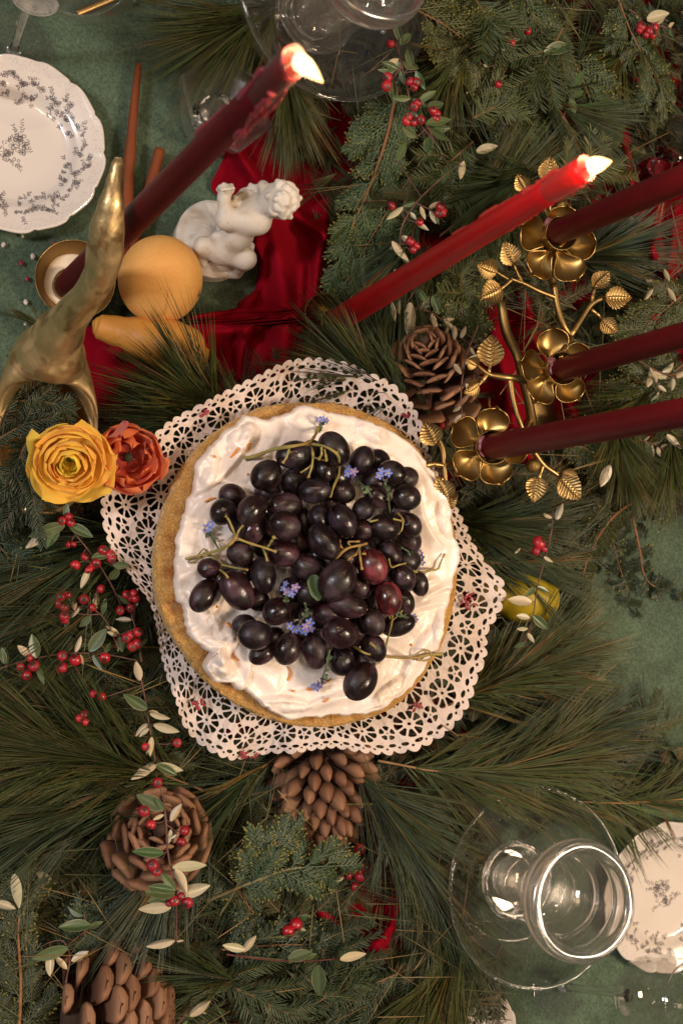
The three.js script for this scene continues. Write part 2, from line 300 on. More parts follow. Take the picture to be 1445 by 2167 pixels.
function goblet(label, foot, top, hf, ht, rf, rb, seg = 64) {
  const a = at(...foot, hf), t = at(...top, ht), dir = t.clone().sub(a), L = dir.length(); dir.normalize();
  const o = thing('wine_glass', label, 'glass', a, 'stemmed wine glasses'), y = (k) => k * L;
  part('foot', turned([...curveProf([[0, 0.005], [0.006, 0.0046], [rf * 0.6, 0.0022], [rf * 0.96, 0.0016], [rf, 0.001]], 18), [rf * 0.99, 0.0002], [rf * 0.5, 0], [0, 0]], a, dir, seg), thinGlass, o);
  part('stem', turned([[0, 0.0052], ...curveProf([[0.0065, 0.0052], [0.0042, y(0.08)], [0.0034, y(0.2)], [0.0034, y(0.42)], [0.0048, y(0.52)], [0.006, y(0.545)]], 24), [0, y(0.545)]], a, dir, 24), glassMat, o);
  part('bowl', turned([...curveProf([[0, y(0.565)], [rb * 0.4, y(0.575)], [rb * 0.85, y(0.66)], [rb, y(0.8)], [rb * 0.93, y(0.995)]], 26), ...curveProf([[rb * 0.95, y(1)], [rb * 0.965, y(0.993)], [rb * 1.035, y(0.8)], [rb * 0.88, y(0.645)], [rb * 0.42, y(0.552)], [0, y(0.547)]], 28)], a, dir, seg), thinGlass, o);
  { const q = quatY(dir), b = new Buf(), pts = [...Array(65)].map((_, k) => V(Math.cos(k / 64 * 6.2832) * rb * 0.94, L * 0.998, Math.sin(k / 64 * 6.2832) * rb * 0.94).applyQuaternion(q).add(a)); b.tube(pts, 0.0007, 8, { cap: false }); part('rim', b.geo(), glassMat, o); }
  return o;
}
goblet('stemmed glass standing above the flower-print plate, its foot half under the plate rim', [26, 118], [112, -150], 0.006, 0.19, 0.041, 0.034);
goblet('stemmed glass right below the wide glass holder, bowl cut by the frame corner', [1182, 2086], [1470, 2128], 0.001, 0.17, 0.034, 0.038);
goblet('pale stemmed glass over the gold knife handle, only its bowl edge in frame', [232, -70], [166, -105], 0.001, 0.12, 0.03, 0.05);
{ // hexagonal pressed glass
  const c = at(432, 268, 0.001), o = thing('hexagonal_glass', 'hexagonal pressed clear glass dish behind the leaning dark red candle', 'glass dish', c), s = mpp(432, 268, 0.02) * 104;
  const k = (r, y) => [r * s, y];
  const prof = [k(0, 0.004), k(0.5, 0.004), k(0.58, 0.008), k(0.74, 0.03), k(0.93, 0.042), k(1.0, 0.042), k(1.01, 0.039), k(0.99, 0.032), k(0.8, 0.02), k(0.7, 0.006), k(0.66, 0), k(0, 0)];
  const tilt = quatYZ(V(0.28, 1, -0.12).normalize(), V(0.1, 0, 1));
  const b = new Buf(); b.grid(6, prof.length, (u, v) => { const i = Math.round(v * prof.length) % prof.length, a = u * 2 * Math.PI + 0.42, p = V(Math.cos(a) * Math.max(prof[i][0], 1e-5), prof[i][1], Math.sin(a) * Math.max(prof[i][0], 1e-5)).applyQuaternion(tilt); return [c.x + p.x, c.y + 0.013 + p.y, c.z + p.z]; }, true);
  part('bowl', toCreasedNormals(fixOut(b.geo()), 0.5), hazyGlass, o);
  for (const [q, y, rr2] of [[1.0, 0.041, 0.0016], [0.68, 0.003, 0.0013]]) { const e = new Buf(), pts = []; for (let k = 0; k <= 6; k++) { const a = k / 6 * 6.28319 + 0.42; pts.push(V(Math.cos(a) * q * s, y, Math.sin(a) * q * s).applyQuaternion(tilt).add(V(c.x, c.y + 0.013, c.z))); } for (let k = 0; k < 6; k++) e.tube([pts[k], pts[k + 1]], rr2, 8); part(y > 0.02 ? 'rim' : 'foot_edge', e.geo(), cutGlass, o).userData.kind = 'stuff'; }
  const b2 = new Buf(); b2.grid(12, 7, (u, v) => { const i = Math.round(v * 7) % 7, q = [[0, 0.031], [0.2, 0.032], [0.3, 0.03], [0.36, 0.02], [0.3, 0.012], [0.4, 0.0048], [0, 0.0046]][i], a = u * 2 * Math.PI, p = V(Math.cos(a) * Math.max(q[0] * s, 1e-5), q[1], Math.sin(a) * Math.max(q[0] * s, 1e-5)).applyQuaternion(tilt); return [c.x + p.x, c.y + 0.013 + p.y, c.z + p.z]; }, true);
  part('raised_center', toCreasedNormals(fixOut(b2.geo()), 0.5), cutGlass, o);
}
function crystal(label, px, py, h, rp, hh) {
  const c = at(px, py, h), r = rp * mpp(px, py, h + hh * 0.6), prof = [[0, 0], [0.55, 0], [1, 0.38], [1, 0.55], [0.62, 0.95], [0.5, 1], [0, 1]], b = new Buf();
  b.grid(8, prof.length, (u, v) => { const i = Math.round(v * prof.length) % prof.length, a = (u + (i % 2 ? 1 / 16 : 0)) * 2 * Math.PI, q = Math.max(prof[i][0] * r, 1e-5); return [c.x + Math.cos(a) * q, c.y + prof[i][1] * hh, c.z + Math.sin(a) * q]; }, true);
  return solo('crystal_block', toCreasedNormals(fixOut(b.geo()), 0.3), cutGlass, label, 'crystal', c);
}
crystal('faceted clear crystal block on red velvet above the dark red candle', 1395, 312, 0.03, 52, 0.05);
crystal('small faceted crystal beside the lit candle flame on red velvet', 1352, 372, 0.03, 34, 0.03);

// ---------- the cake on its paper doily
const cakeC = at(648, 1200, 0.13);
{ // doily
  const c = V(cakeC.x, 0, cakeC.z);
  const out = polar([[215, 1050, .1], [228, 1150, .1], [268, 1205, .102], [318, 1285, .1], [345, 1390, .092], [365, 1470, .088], [405, 1560, .086], [470, 1602, .086], [525, 1610, .088], [600, 1592, .088], [690, 1582, .086], [760, 1592, .086], [835, 1602, .086], [935, 1570, .086], [985, 1505, .088], [1012, 1430, .09], [1035, 1350, .092], [1062, 1290, .094], [1062, 1245, .096], [1035, 1195, .098], [985, 1130, .1], [945, 1040, .104], [905, 945, .108], [872, 862, .112], [835, 815, .116], [775, 782, .12], [700, 755, .122], [625, 757, .126], [540, 795, .13], [440, 845, .132], [335, 908, .13], [300, 955, .12], [240, 1010, .106]].map((p) => at(...p)), c);
  const r0 = 0.088, NS = 27, BAND = 0.075, SW = 0.0318;
  const flower = (x, y, cx, cy, Rf, n, ph) => { // distance into a hole, positive inside
    const dx = x - cx, dy = y - cy, q = Math.hypot(dx, dy); if (q > Rf * 1.1) return -1;
    let d = Rf * 0.11 - q; const a = Math.atan2(dy, dx) / (2 * Math.PI) * n + ph, f = Math.abs(a - Math.round(a)) / n * 2 * Math.PI;
    const wid = q * Math.sin(Math.PI / n) - 0.00056; d = Math.max(d, Math.min(q - Rf * 0.36, Rf * (0.94 - 0.0) - q - 0.9 * (f * n / Math.PI) ** 2 * Rf * 0.1, wid - f * q)); return d;
  };
  const holes = (u, v) => { // u in sectors, v in metres out from r0
    let X = u - Math.floor(u); const y = v; let d = -1; const add = (k) => { if (k > d) d = k; };
    for (const s of [-1, 0, 1]) {
      const x = (X - s) * SW;
      add(flower(x, y, 0, 0.0165, 0.0114, 10, 0)); add(flower(x, y, SW * 0.5, 0.0372, 0.012, 11, 0.3)); add(flower(x, y, 0, 0.0565, 0.0098, 9, 0.1));
      add(flower(x, y, SW * 0.5, 0.0122, 0.0058, 5, 0.5)); add(flower(x, y, 0, 0.0385, 0.0056, 5, 0.2)); add(flower(x, y, SW * 0.5, 0.0588, 0.0058, 5, 0.4));
      // slanting gaps between the flowers
      for (const m of [-1, 1]) { const gx = x - m * SW * 0.27, gy = y - 0.0272, p = gx * 0.8 + m * gy * -0.6, q = m * gx * 0.6 + gy * 0.8 * m * m; add(0.003 - Math.abs(p) * 0.75 - Math.abs(q) * 1.6); add(0.0022 - Math.hypot((x - m * SW * 0.22) * 0.75, y - 0.0055) * 1.25); add(0.0022 - Math.abs(x - m * SW * 0.25) * 0.9 - Math.abs(y - 0.0482) * 1.3); }
      for (let e = 0; e < 4; e++) { const ex = x - SW * (e * 0.25 + 0.125); add(0.0009 - Math.hypot(ex, y - 0.0705)); add(0.0015 - Math.hypot((x - SW * e * 0.25) * 0.62, (y - 0.0685) * 1.1)); }
    }
    const edge = BAND - 0.0032 * (1 - Math.abs(Math.sin(u * 4 * Math.PI)) ** 0.7); return Math.min(-d, edge - y);
  };
  const NU = NS * 52, NV = 100, vals = new Float32Array((NU + 1) * (NV + 1));
  for (let j = 0; j <= NV; j++) for (let i = 0; i <= NU; i++) { const w = noise(i * 0.05, j * 0.07, 3) * 0.05; vals[j * (NU + 1) + i] = holes(i / NU * NS + w, j / NV * BAND * 1.002); }
  const cache = []; const prof = []; for (let i = 0; i <= NU; i++) prof.push(out(i / NU * 2 * Math.PI));
  const P = (fi, fj) => {
    const i0 = Math.floor(fi), t = fi - i0, a = prof[i0], b2 = prof[Math.min(i0 + 1, NU)], Ro = lerp(a[0], b2[0], t), He = lerp(a[1], b2[1], t), th = fi / NU * 2 * Math.PI, v = fj / NV;
    const r = lerp(r0, Ro, v), y = 0.094 + (He - 0.094) * (v * v * 0.6 + v * 0.4) + v * (0.015 * fbm(Math.cos(th) * 6 + 3, Math.sin(th) * 6, v * 1.2) + 0.005 * Math.sin(th * 11 + 2.5 * Math.sin(th * 3)) * v) + 0.0004 * noise(fi * 0.3, fj * 0.3);
    return [c.x + Math.cos(th) * r, y, c.z + Math.sin(th) * r];
  };
  const b = new Buf(false, true), ids = new Map();
  const vid = (fi, fj, key) => { let k = ids.get(key); if (k === undefined) { const p = P(fi, fj); k = b.v(p[0], p[1], p[2], null, p[0] / 0.12, p[2] / 0.12); ids.set(key, k); } return k; };
  const W1 = NU + 1;
  for (let j = 0; j < NV; j++) for (let i = 0; i < NU; i++) {
    const cs = [[i, j], [i, j + 1], [i + 1, j + 1], [i + 1, j]], f = cs.map(([a, d]) => vals[d * W1 + a]); const poly = [];
    for (let k = 0; k < 4; k++) {
      const k2 = (k + 1) % 4, [ai, aj] = cs[k], [bi, bj] = cs[k2], fa = f[k], fb = f[k2], ka = aj * W1 + ai, kb = bj * W1 + bi;
      if (fa > 0) poly.push(vid(ai, aj, ka));
      if (fa > 0 !== fb > 0) { const t = fa / (fa - fb); poly.push(vid(lerp(ai, bi, t), lerp(aj, bj, t), 'e' + Math.min(ka, kb) + '_' + Math.max(ka, kb))); }
    }
    for (let k = 1; k + 1 < poly.length; k++) b.t(poly[0], poly[k], poly[k + 1]);
  }
  b.grid(120, 10, (u, v) => { const p = P(u * NU, 0), s = lerp(0.2, 1, v); return [lerp(c.x, p[0], s), lerp(0.0938, p[1], v ** 3), lerp(c.z, p[2], s), null, 0, 0]; }, true);
  const crepe = tex(256, (u, v) => 0.5 * tfbm(u, v, 6, 9, 4) + 0.3 * tn(u, v, 90, 4));
  const paper = phy([0.655, 0.545, 0.495], 0.9, { bumpMap: crepe, bumpScale: 0.0018, specularIntensity: 0.25 });
  const o = thing('paper_doily', 'white lace paper doily with scalloped edge under the cake', 'doily', V(cakeC.x, 0.09, cakeC.z));
  part('lace_sheet', b.geo(), paper, o);
  // the plain sheet of baking paper that curls up between sponge and lace on the left
  seed('curl'); const pb = new Buf(false, true);
  pb.grid(70, 10, (u, v) => { const th = lerp(2.45, 4.15, u), r = 0.099 + 0.026 * v * (0.5 + 0.5 * Math.sin(u * Math.PI)) + 0.003 * noise(u * 9, v * 2), y = 0.096 + 0.026 * v * v * Math.sin(u * Math.PI) + 0.003 * fbm(u * 8, v * 3, 1) * v; return [c.x + Math.cos(th) * r, y, c.z + Math.sin(th) * r, null, u * 2, v]; });
  part('baking_paper', pb.geo(), phy([0.66, 0.55, 0.49], 0.9, { bumpMap: crepe, bumpScale: 0.002, specularIntensity: 0.25 }), o);
  // wine-red drips and specks on the paper
  seed('stain'); const st = new Buf();
  const stain = (x, y, h, n, s) => { for (let k = 0; k < n; k++) { const q = at(x + gs() * s, y + gs() * s * 0.8, h), r = rr(0.0004, 0.0018), e = rr(1, 2.4), a = R() * 6.28; st.grid(7, 3, (u, v) => { const t = u * 6.283, z = v * Math.PI * 0.5, ex = Math.cos(t) * r * e * Math.cos(z), ez = Math.sin(t) * r * Math.cos(z); return [q.x + ex * Math.cos(a) - ez * Math.sin(a), q.y + 0.0014 + Math.sin(z) * 0.0006, q.z + ex * Math.sin(a) + ez * Math.cos(a)]; }, true); } };
  stain(990, 1270, .0995, 26, 20); stain(880, 1490, .0915, 10, 14); stain(310, 1030, .108, 12, 18); stain(420, 1490, .0915, 10, 14); stain(860, 880, .112, 4, 8); stain(520, 1590, .0905, 10, 16); stain(430, 870, .129, 4, 10); stain(360, 965, .116, 6, 12);
  part('wine_stain', st.geo(), phy([0.22, 0.008, 0.018], 0.5), o).userData.kind = 'stuff';
}
const cake = thing('cake', 'round golden sponge cake topped with whipped cream', 'cake', V(cakeC.x, 0.095, cakeC.z));
const CREAM_Y = 0.146;
let creamH;
{
  const c = V(cakeC.x, 0, cakeC.z);
  const ro = polar([[326, 1200], [345, 1085], [405, 965], [470, 905], [560, 862], [650, 852], [740, 862], [835, 905], [905, 980], [950, 1080], [966, 1180], [955, 1280], [905, 1410], [830, 1495], [735, 1532], [640, 1538], [540, 1510], [450, 1455], [385, 1380], [338, 1290]].map(([x, y]) => at(x, y, 0.124)), c);
  const crumbTex = tex(512, (u, v) => { const a = tfbm(u, v, 24, 51, 4), p = tn(u, v, 60, 7), q = tn(u, v, 110, 3), k = 0.93 + 0.36 * (a - 0.45) - (p > 0.8 ? (p - 0.8) * 1.6 : 0) - (q > 0.86 ? 0.22 : 0); return [k, k * 0.97, k * 0.92]; }, true);
  seed('sponge');
  const side = [0.82, 0.58, 0.28], crumb = [0.86, 0.68, 0.42], crust = [0.42, 0.165, 0.035], top = [0.78, 0.45, 0.14];
  const b = new Buf(true, true), N = 420;
  const prof = [[0.962, 0.0965], [0.985, 0.099], [0.992, 0.106], [0.998, 0.113], [1.0, 0.120], [0.998, 0.1255], [0.988, 0.1293], [0.972, 0.1312], [0.95, 0.132], [0.92, 0.1325], [0.88, 0.1328], [0.8, 0.133], [0.5, 0.133], [0, 0.133]];
  const M = 54;
  b.grid(N, M, (u, v) => {
    const th = u * 2 * Math.PI, k = v < 0.8 ? v / 0.8 * 9 : 9 + (v - 0.8) / 0.2 * 4, i = Math.min(Math.floor(k), 12), f = k - i, rN = lerp(prof[i][0], prof[i + 1][0], f), y = lerp(prof[i][1], prof[i + 1][1], f), r = ro(th)[0];
    const x = Math.cos(th), z = Math.sin(th), n = fbm(x * 60 * r * 9, z * 60 * r * 9, y * 520, 3), n2 = noise(x * r * 250, z * r * 250, y * 400), slump = 0.0022 * fbm(th * 4, 2, 1) + 0.0015 * Math.sin(th * 3);
    const rad = r * rN + 0.0016 * n + 0.0008 * n2 + (k < 6 ? 0.0012 * fbm(th * 9, y * 200) : 0);
    const edge = smooth(6.8, 9.4, k + n * 2.2) * (1 - smooth(10.2, 11.5, k + n * 1.4)), isSide = 1 - smooth(4.2, 6.2, k + n * 1.2), mix = (a, d, t) => a.map((q, w) => lerp(q, d[w], t));
    let col = mix(mix(top, side, isSide), crumb, isSide * smooth(-0.2, 0.5, n)); col = mix(col, crust, clamp(edge * (0.6 + 1.1 * fbm(th * 9, 5))) * 0.9); const mo = fbm(x * r * 110 + 9, z * r * 110, y * 200, 3); col = mix(col, crust, clamp(0.7 * mo - 0.05) * 0.7); col = mix(col, crumb, 0.25 * clamp(-n2)); col = mix(col, crust, 0.2 * clamp(n2));
    return [c.x + x * rad, y + slump * smooth(0, 6, k) + 0.0005 * n2, c.z + z * rad, col, th * 6, k * 0.17];
  }, true);
  part('sponge', b.geo(), std([1, 1, 1], 0.85, { vertexColors: true, map: crumbTex, bumpMap: crumbTex, bumpScale: 0.0016 }), cake);

  const co = polar([[368, 1205], [384, 1120], [405, 1040], [432, 960], [470, 918], [520, 882], [565, 888], [612, 870], [640, 862], [690, 868], [755, 884], [812, 902], [862, 930], [905, 975], [935, 1030], [952, 1100], [972, 1170], [958, 1230], [940, 1300], [922, 1372], [890, 1430], [838, 1480], [780, 1508], [712, 1516], [660, 1520], [608, 1524], [560, 1500], [530, 1470], [490, 1448], [452, 1440], [430, 1408], [448, 1376], [418, 1362], [398, 1330], [382, 1270]].map(([x, y]) => at(x, y, 0.143)), c);
  const sm = (a, b2, s, w) => Math.exp(-((a * a + b2 * b2) / (s * s))) * w;
  const lumps = [[452, 1400, .011, .009, .008, .5], [474, 1366, .007, .013, .006, .3], [440, 1366, .007, .006, .006, 0], [480, 1420, .014, .006, .005, .9], [655, 890, .016, .008, .005, .1], [790, 915, .013, .007, .005, .5], [515, 925, .012, .008, .006, -.6], [440, 985, .006, .014, .006, .2], [600, 1490, .018, .006, .005, .1], [820, 1465, .014, .006, .005, -.5], [930, 1330, .006, .016, .006, .2], [940, 1100, .006, .014, .006, -.3]].map(([a, d, ...r]) => { const p = at(a, d, CREAM_Y); return [p.x, p.z, ...r]; });
  seed('strokes'); const strokes = []; for (let k = 0; k < 80; k++) { const th = R() * 6.283, q = Math.sqrt(rr(0.12, 0.98)), r = co(th)[0] * q, dir = th + Math.PI / 2 + gs() * 0.45 + (R() < 0.2 ? 0.9 : 0); strokes.push({ x: Math.cos(th) * r, z: Math.sin(th) * r, c: Math.cos(dir), s: Math.sin(dir) * 1, l: rr(0.018, 0.055), w: (R() < 0.5 ? 1 : -1) * rr(0.005, 0.015), a: rr(0.0012, 0.0048) }); }
  // height of the cream over (x, z): spatula sweeps round the middle, a thick ruffled rim, a flatter hollow for the fruit
  creamH = (x, z) => {
    const dx = x - c.x, dz = z - c.z, r = Math.hypot(dx, dz), th = Math.atan2(dz, dx), Rr = co(th)[0], q = r / Rr;
    let best = 0; for (const k of strokes) { const ex = dx - k.x, ez = dz - k.z, a = ex * k.c + ez * k.s, d = -ex * k.s + ez * k.c + 0.25 * a * a / k.l, e = Math.abs(a) / k.l, f = d / k.w; if (e > 1 || Math.abs(f) > 1.3) continue; const pr0 = f < 0.7 ? Math.max(0, (f + 1.2) / 1.9) ** 1.6 : Math.max(0, 1 - (f - 0.7) / 0.55), pr = pr0 * pr0 * (3 - 2 * pr0), v = k.a * pr * (1 - e * e) ** 0.6; best = Math.max(best, v) + 0.18 * Math.min(best, v); }
    const rim = Math.exp(-(((q - 0.86) / 0.17) ** 2));
    const wx = dx * 26 + 0.9 * fbm(dx * 22, dz * 22, 1), wz = dz * 26 + 0.9 * fbm(dx * 22, dz * 22, 9);
    let h = CREAM_Y - 0.0008 + 0.0042 * rim * (0.6 + 0.7 * fbm(th * 4, 3.3)) + 1.45 * best * (0.35 + 0.65 * smooth(0.45, 0.8, q)) + 0.0014 * fbm(wx * 0.45, wz * 0.45, 3, 2) + 0.00013 * fbm(dx * 300, dz * 300, 3, 2);
    for (const [bx, bz, s1, s2, a, tw] of lumps) { const ex = x - bx, ez = z - bz, p = ex * Math.cos(tw) + ez * Math.sin(tw), w = ez * Math.cos(tw) - ex * Math.sin(tw), e = (p / s1) ** 2 + (w / s2) ** 2; if (e < 1.6) h += a * Math.max(0, 1 - e * 0.62) ** 0.7 * (1 + 0.25 * noise(p * 300, w * 300)); }
    return h;
  };
  const cb = new Buf(false, true), NA = 560, NR = 150;
  cb.grid(NA, NR, (u, v) => {
    const th = u * 2 * Math.PI, Rr = co(th)[0] * (1 + 0.010 * fbm(th * 11, 4.5) + 0.006 * noise(th * 34, 2)); let q, y;
    if (v < 0.86) { q = v / 0.86 * 0.97; } else q = 0.97;
    const x = Math.cos(th), z = Math.sin(th);
    const hT = creamH(c.x + x * q * Rr, c.z + z * q * Rr); let rad = q * Rr; y = hT;
    const e = smooth(0.8, 0.97, q); y -= e * e * 0.0022;
    if (v >= 0.86) { const t = (v - 0.86) / 0.14 * 2.3, Hh = (y - 0.1325) * 0.5; rad = 0.97 * Rr + Math.sin(Math.min(t, Math.PI)) * (0.0042 + 0.002 * noise(th * 14, 1)); y = y - Hh * (1 - Math.cos(t)); }
    return [c.x + x * rad, y, c.z + z * rad, null, x * rad / 0.1, z * rad / 0.1];
  }, true);
  part('whipped_cream', cb.geo(), phy([0.85, 0.725, 0.645], 0.34, { specularIntensity: 0.8, clearcoat: 0.25, clearcoatRoughness: 0.25, bumpMap: withRep(tex(256, (u, v) => tfbm(u, v, 10, 21, 5)), 1.2), bumpScale: 0.0012, sheen: 0.2, sheenColor: rgb(0.4, 0.36, 0.33) }), cake);
}

// ---------- black grapes: four small bunches whose berries lie heaped on the cream
const skinMap = tex(512, (u, v) => { const n = tfbm(u, v, 5, 31, 5), b = smooth(0.42, 0.72, tfbm(u, v, 3, 77, 5)), s = tn(u, v, 128, 8) > 0.965 ? 0.22 : 0; return [0.13 + 0.2 * n * n + 0.25 * b + s, 0.065 + 0.05 * n + 0.235 * b + s * 0.8, 0.075 + 0.05 * n + 0.26 * b + s * 0.5]; }, true);
const roughMap = tex(256, (u, v) => { const b = smooth(0.36, 0.68, tfbm(u, v, 4, 77, 5)); const r = 0.24 + 0.3 * b; return [r, r, r]; });
const dents = tex(256, (u, v) => tfbm(u, v, 4, 88, 4));
const grapeMats = [[1, 1, 1], [0.62, 0.68, 0.8], [1.25, 1.0, 1.1], [0.55, 0.6, 0.55]].map((c) => phy(c.map((q) => q * 0.4), 1, { map: skinMap, roughnessMap: roughMap, clearcoat: 0.1, clearcoatRoughness: 0.3, specularIntensity: 0.8, bumpMap: dents, bumpScale: 0.0011 }));
const redGrape = phy([1.5, 0.42, 0.45], 1, { map: skinMap, roughnessMap: roughMap, clearcoat: 0.3, clearcoatRoughness: 0.2 });
const grapeGeos = [0, 1, 2, 3].map((s) => { const b = new Buf(false, true); b.grid(30, 20, (u, v) => { const a = u * 6.283, ph = v * Math.PI, n = 1 + 0.035 * fbm(Math.cos(a) * 1.3 + s * 5, Math.sin(a) * 1.3, v * 2) , r = Math.sin(ph) * n, y = Math.cos(ph) * (1 + 0.03 * Math.cos(ph)) - (v < 0.06 ? 0.05 * (0.06 - v) / 0.06 : 0); return [Math.cos(a) * r, y, Math.sin(a) * r, null, u * 2 + s * 0.3, v + s * 0.37]; }); return b.geo(); });
const scarMat = std([0.28, 0.17, 0.08], 0.8), stemMat = std([1, 1, 1], 0.62, { vertexColors: true });
const scarGeo = new THREE.SphereGeometry(0.0011, 8, 6);
// [x, y, length px, width px, turn of the long axis (degrees from right, clockwise), layer, bunch, red?]
const G = [
  [622, 962, 78, 58, -12, 1, 1], [563, 1006, 70, 62, -40, 1, 1], [622, 1024, 66, 54, 65, 0, 1], [665, 1040, 66, 52, -5, 2, 1], [706, 949, 74, 62, 55, 1, 1], [765, 977, 64, 54, -70, 1, 1], [686, 994, 56, 50, 80, 1, 1],
  [828, 1000, 60, 52, 20, 1, 2], [860, 1052, 60, 56, 20, 1, 2], [867, 1112, 54, 50, 60, 1, 2], [812, 1116, 62, 58, 10, 2, 2], [725, 1102, 72, 58, 60, 2.4, 3], [769, 1077, 52, 46, -50, 1, 2], [767, 1120, 46, 42, 20, 2, 3], [685, 1145, 80, 60, 62, 2.6, 3], [725, 1040, 54, 48, 30, 1, 1], [675, 1096, 54, 50, 80, 0.6, 3],
  [472, 1083, 58, 54, -50, 1, 0], [533, 1079, 70, 57, -48, 1.4, 0], [533, 1122, 70, 54, -60, 0.2, 0], [601, 1070, 74, 56, -8, 1.2, 0], [602, 1112, 66, 60, 20, 2, 0], [643, 1106, 66, 42, 78, 0.6, 0], [508, 1171, 56, 52, 30, 1, 0], [442, 1203, 48, 44, 0, 0.6, 0], [599, 1170, 68, 58, 20, 1.2, 0], [431, 1261, 74, 54, -56, 0.6, 0], [501, 1249, 88, 64, 55, 1.3, 0], [557, 1216, 74, 54, 84, 1.6, 0],
  [648, 1200, 66, 56, 20, 1, 3], [586, 1294, 62, 58, -30, 1.6, 3], [538, 1344, 70, 64, 10, 1.8, 3], [517, 1324, 52, 50, 0, 0.6, 3], [554, 1384, 56, 44, -30, 0, 3], [608, 1374, 66, 56, -72, 1, 3], [666, 1378, 72, 58, 80, 1.2, 3], [713, 1229, 88, 76, -55, 3.2, 3], [788, 1198, 74, 64, 70, 2.6, 3, 1], [826, 1170, 54, 46, 60, 1.4, 2], [854, 1222, 58, 50, 60, 2, 2], [886, 1234, 54, 40, 70, 0.6, 2], [856, 1274, 54, 42, 70, 0.6, 2], [821, 1266, 70, 58, 80, 2.4, 2, 0.6],
  [734, 1281, 78, 52, 12, 1.6, 3], [841, 1322, 72, 50, -20, 0.6, 2], [787, 1315, 60, 52, 70, 1.2, 2], [718, 1339, 70, 64, 20, 2, 3], [660, 1306, 60, 54, 40, 0.3, 3], [790, 1371, 62, 52, 60, 0.8, 2], [722, 1399, 62, 58, 60, 0.8, 2], [762, 1442, 82, 66, -55, 1, 2], [752, 1336, 62, 52, 80, 0.8, 2],
  [655, 1254, 60, 54, 30, 0.4, 3], [694, 1300, 58, 54, 0, 0.5, 3], [560, 1160, 56, 50, 20, 0, 0], [632, 1152, 58, 52, 70, 0.6, 3], [765, 1160, 56, 50, 20, 0.6, 2], [758, 1240, 56, 52, 40, 1, 3], [620, 1246, 56, 52, 10, 0.4, 3], [545, 1268, 52, 48, 50, 0.1, 0], [706, 1070, 52, 48, 20, 0.3, 1], [796, 1050, 54, 48, 40, 0.2, 2], [640, 1340, 56, 50, 40, 0.1, 3], [800, 1230, 54, 50, 30, 0.8, 2], [676, 1180, 56, 50, 30, 0.8, 3], [735, 1180, 56, 50, 30, 0.9, 3],
];
const bunches = ['left bunch of black grapes with pale green stem reaching the cake edge', 'upper bunch of black grapes with long green stem pointing left', 'right bunch of black grapes with knotted stem over the cream edge', 'central heap of black grapes with brown stubby stem and reddest grape'].map((l, i) => thing('grape_bunch', l, 'grapes', at([470, 650, 850, 690][i], [1180, 990, 1230, 1280][i], 0.15), 'bunches of black grapes on the cake'));
const grapePos = [];
{
  seed('grapes');
  const B = G.map(([x, y, l, w, a, z, n, red]) => { const h = CREAM_Y + 0.0125 + 0.0072 * z * 1.15, m = mpp(x, y, h); return { x, y, h, a: l * m * 0.535, b: w * m * 0.5, ang: a, z, n, red: red ?? 0 }; });
  const hull = [[470, 1060], [560, 985], [640, 945], [760, 955], [850, 1000], [880, 1060], [860, 1120], [890, 1220], [850, 1320], [790, 1360], [770, 1420], [690, 1400], [560, 1380], [520, 1330], [560, 1260], [440, 1230], [520, 1160]];
  let tries = 0; while (tries++ < 900) { const x = rr(430, 900), y = rr(940, 1430); if (!inPoly(hull, x, y) || B.some((g) => Math.hypot(g.x - x, g.y - y) < (g.z < 0 ? 40 : 31))) continue; const m = mpp(x, y, CREAM_Y + 0.012); B.push({ x, y, h: CREAM_Y + 0.012, a: rr(28, 34) * m, b: rr(25, 28) * m, ang: R() * 180, z: -1, n: x < 560 ? 0 : y < 1050 ? 1 : x > 780 ? 2 : 3, red: 0 }); }
  for (let it = 0; it < 60; it++) { // settle: higher ones are lifted, lower ones pressed until they no longer cut deep into each other
    for (const g of B) g.p = at(g.x, g.y, g.h);
    for (let i = 0; i < B.length; i++) for (let j = 0; j < i; j++) {
      const P = B[i], Q = B[j], need = (P.a + P.b + Q.a + Q.b) * 0.46, d = P.p.distanceTo(Q.p); if (d >= need) continue;
      const s = (need - d) * 0.25 * (P.z === Q.z ? 0.4 : 1), up = P.z > Q.z ? P : Q, dn = up === P ? Q : P; up.h += s * 0.6; dn.h -= s * 0.4;
    }
    for (const g of B) { const p = at(g.x, g.y, g.h), f = creamH(p.x, p.z) + g.b * 0.82; if (g.h < f) g.h = f; if (g.h > CREAM_Y + 0.052) g.h = CREAM_Y + 0.052; }
  }
  B.forEach((g, i) => {
    const p = at(g.x, g.y, g.h), a = g.ang * Math.PI / 180, q = at(g.x + Math.cos(a) * 20, g.y + Math.sin(a) * 20, g.h).sub(p).normalize(); q.y += rr(-0.4, 0.4); q.normalize();
    const quat = quatY(q).multiply(new THREE.Quaternion().setFromAxisAngle(V(0, 1, 0), R() * 6.28)), mat = g.red ? redGrape : grapeMats[[0, 0, 0, 1, 2, 0, 1, 3][Math.floor(R() * 8)]];
    const m = put('grape', grapeGeos[i % 4], mat, bunches[g.n], p, quat, V(g.b, g.a, g.b));
    if (R() < 0.6) put('stem_scar', scarGeo, scarMat, bunches[g.n], p.clone().addScaledVector(q, g.a * 0.98));
    grapePos.push({ p, r: (g.a + g.b) / 2 });
  });
}
const topAt = (x, y) => { // how high the heap stands along a pixel's ray
  let h = CREAM_Y + 0.003; for (let it = 0; it < 3; it++) { const o = at(x, y, h); let best = creamH(o.x, o.z) ; for (const g of grapePos) { const d = Math.hypot(o.x - g.p.x, o.z - g.p.z); if (d < g.r) best = Math.max(best, g.p.y + Math.sqrt(g.r * g.r - d * d)); } h = best; } return h;
};
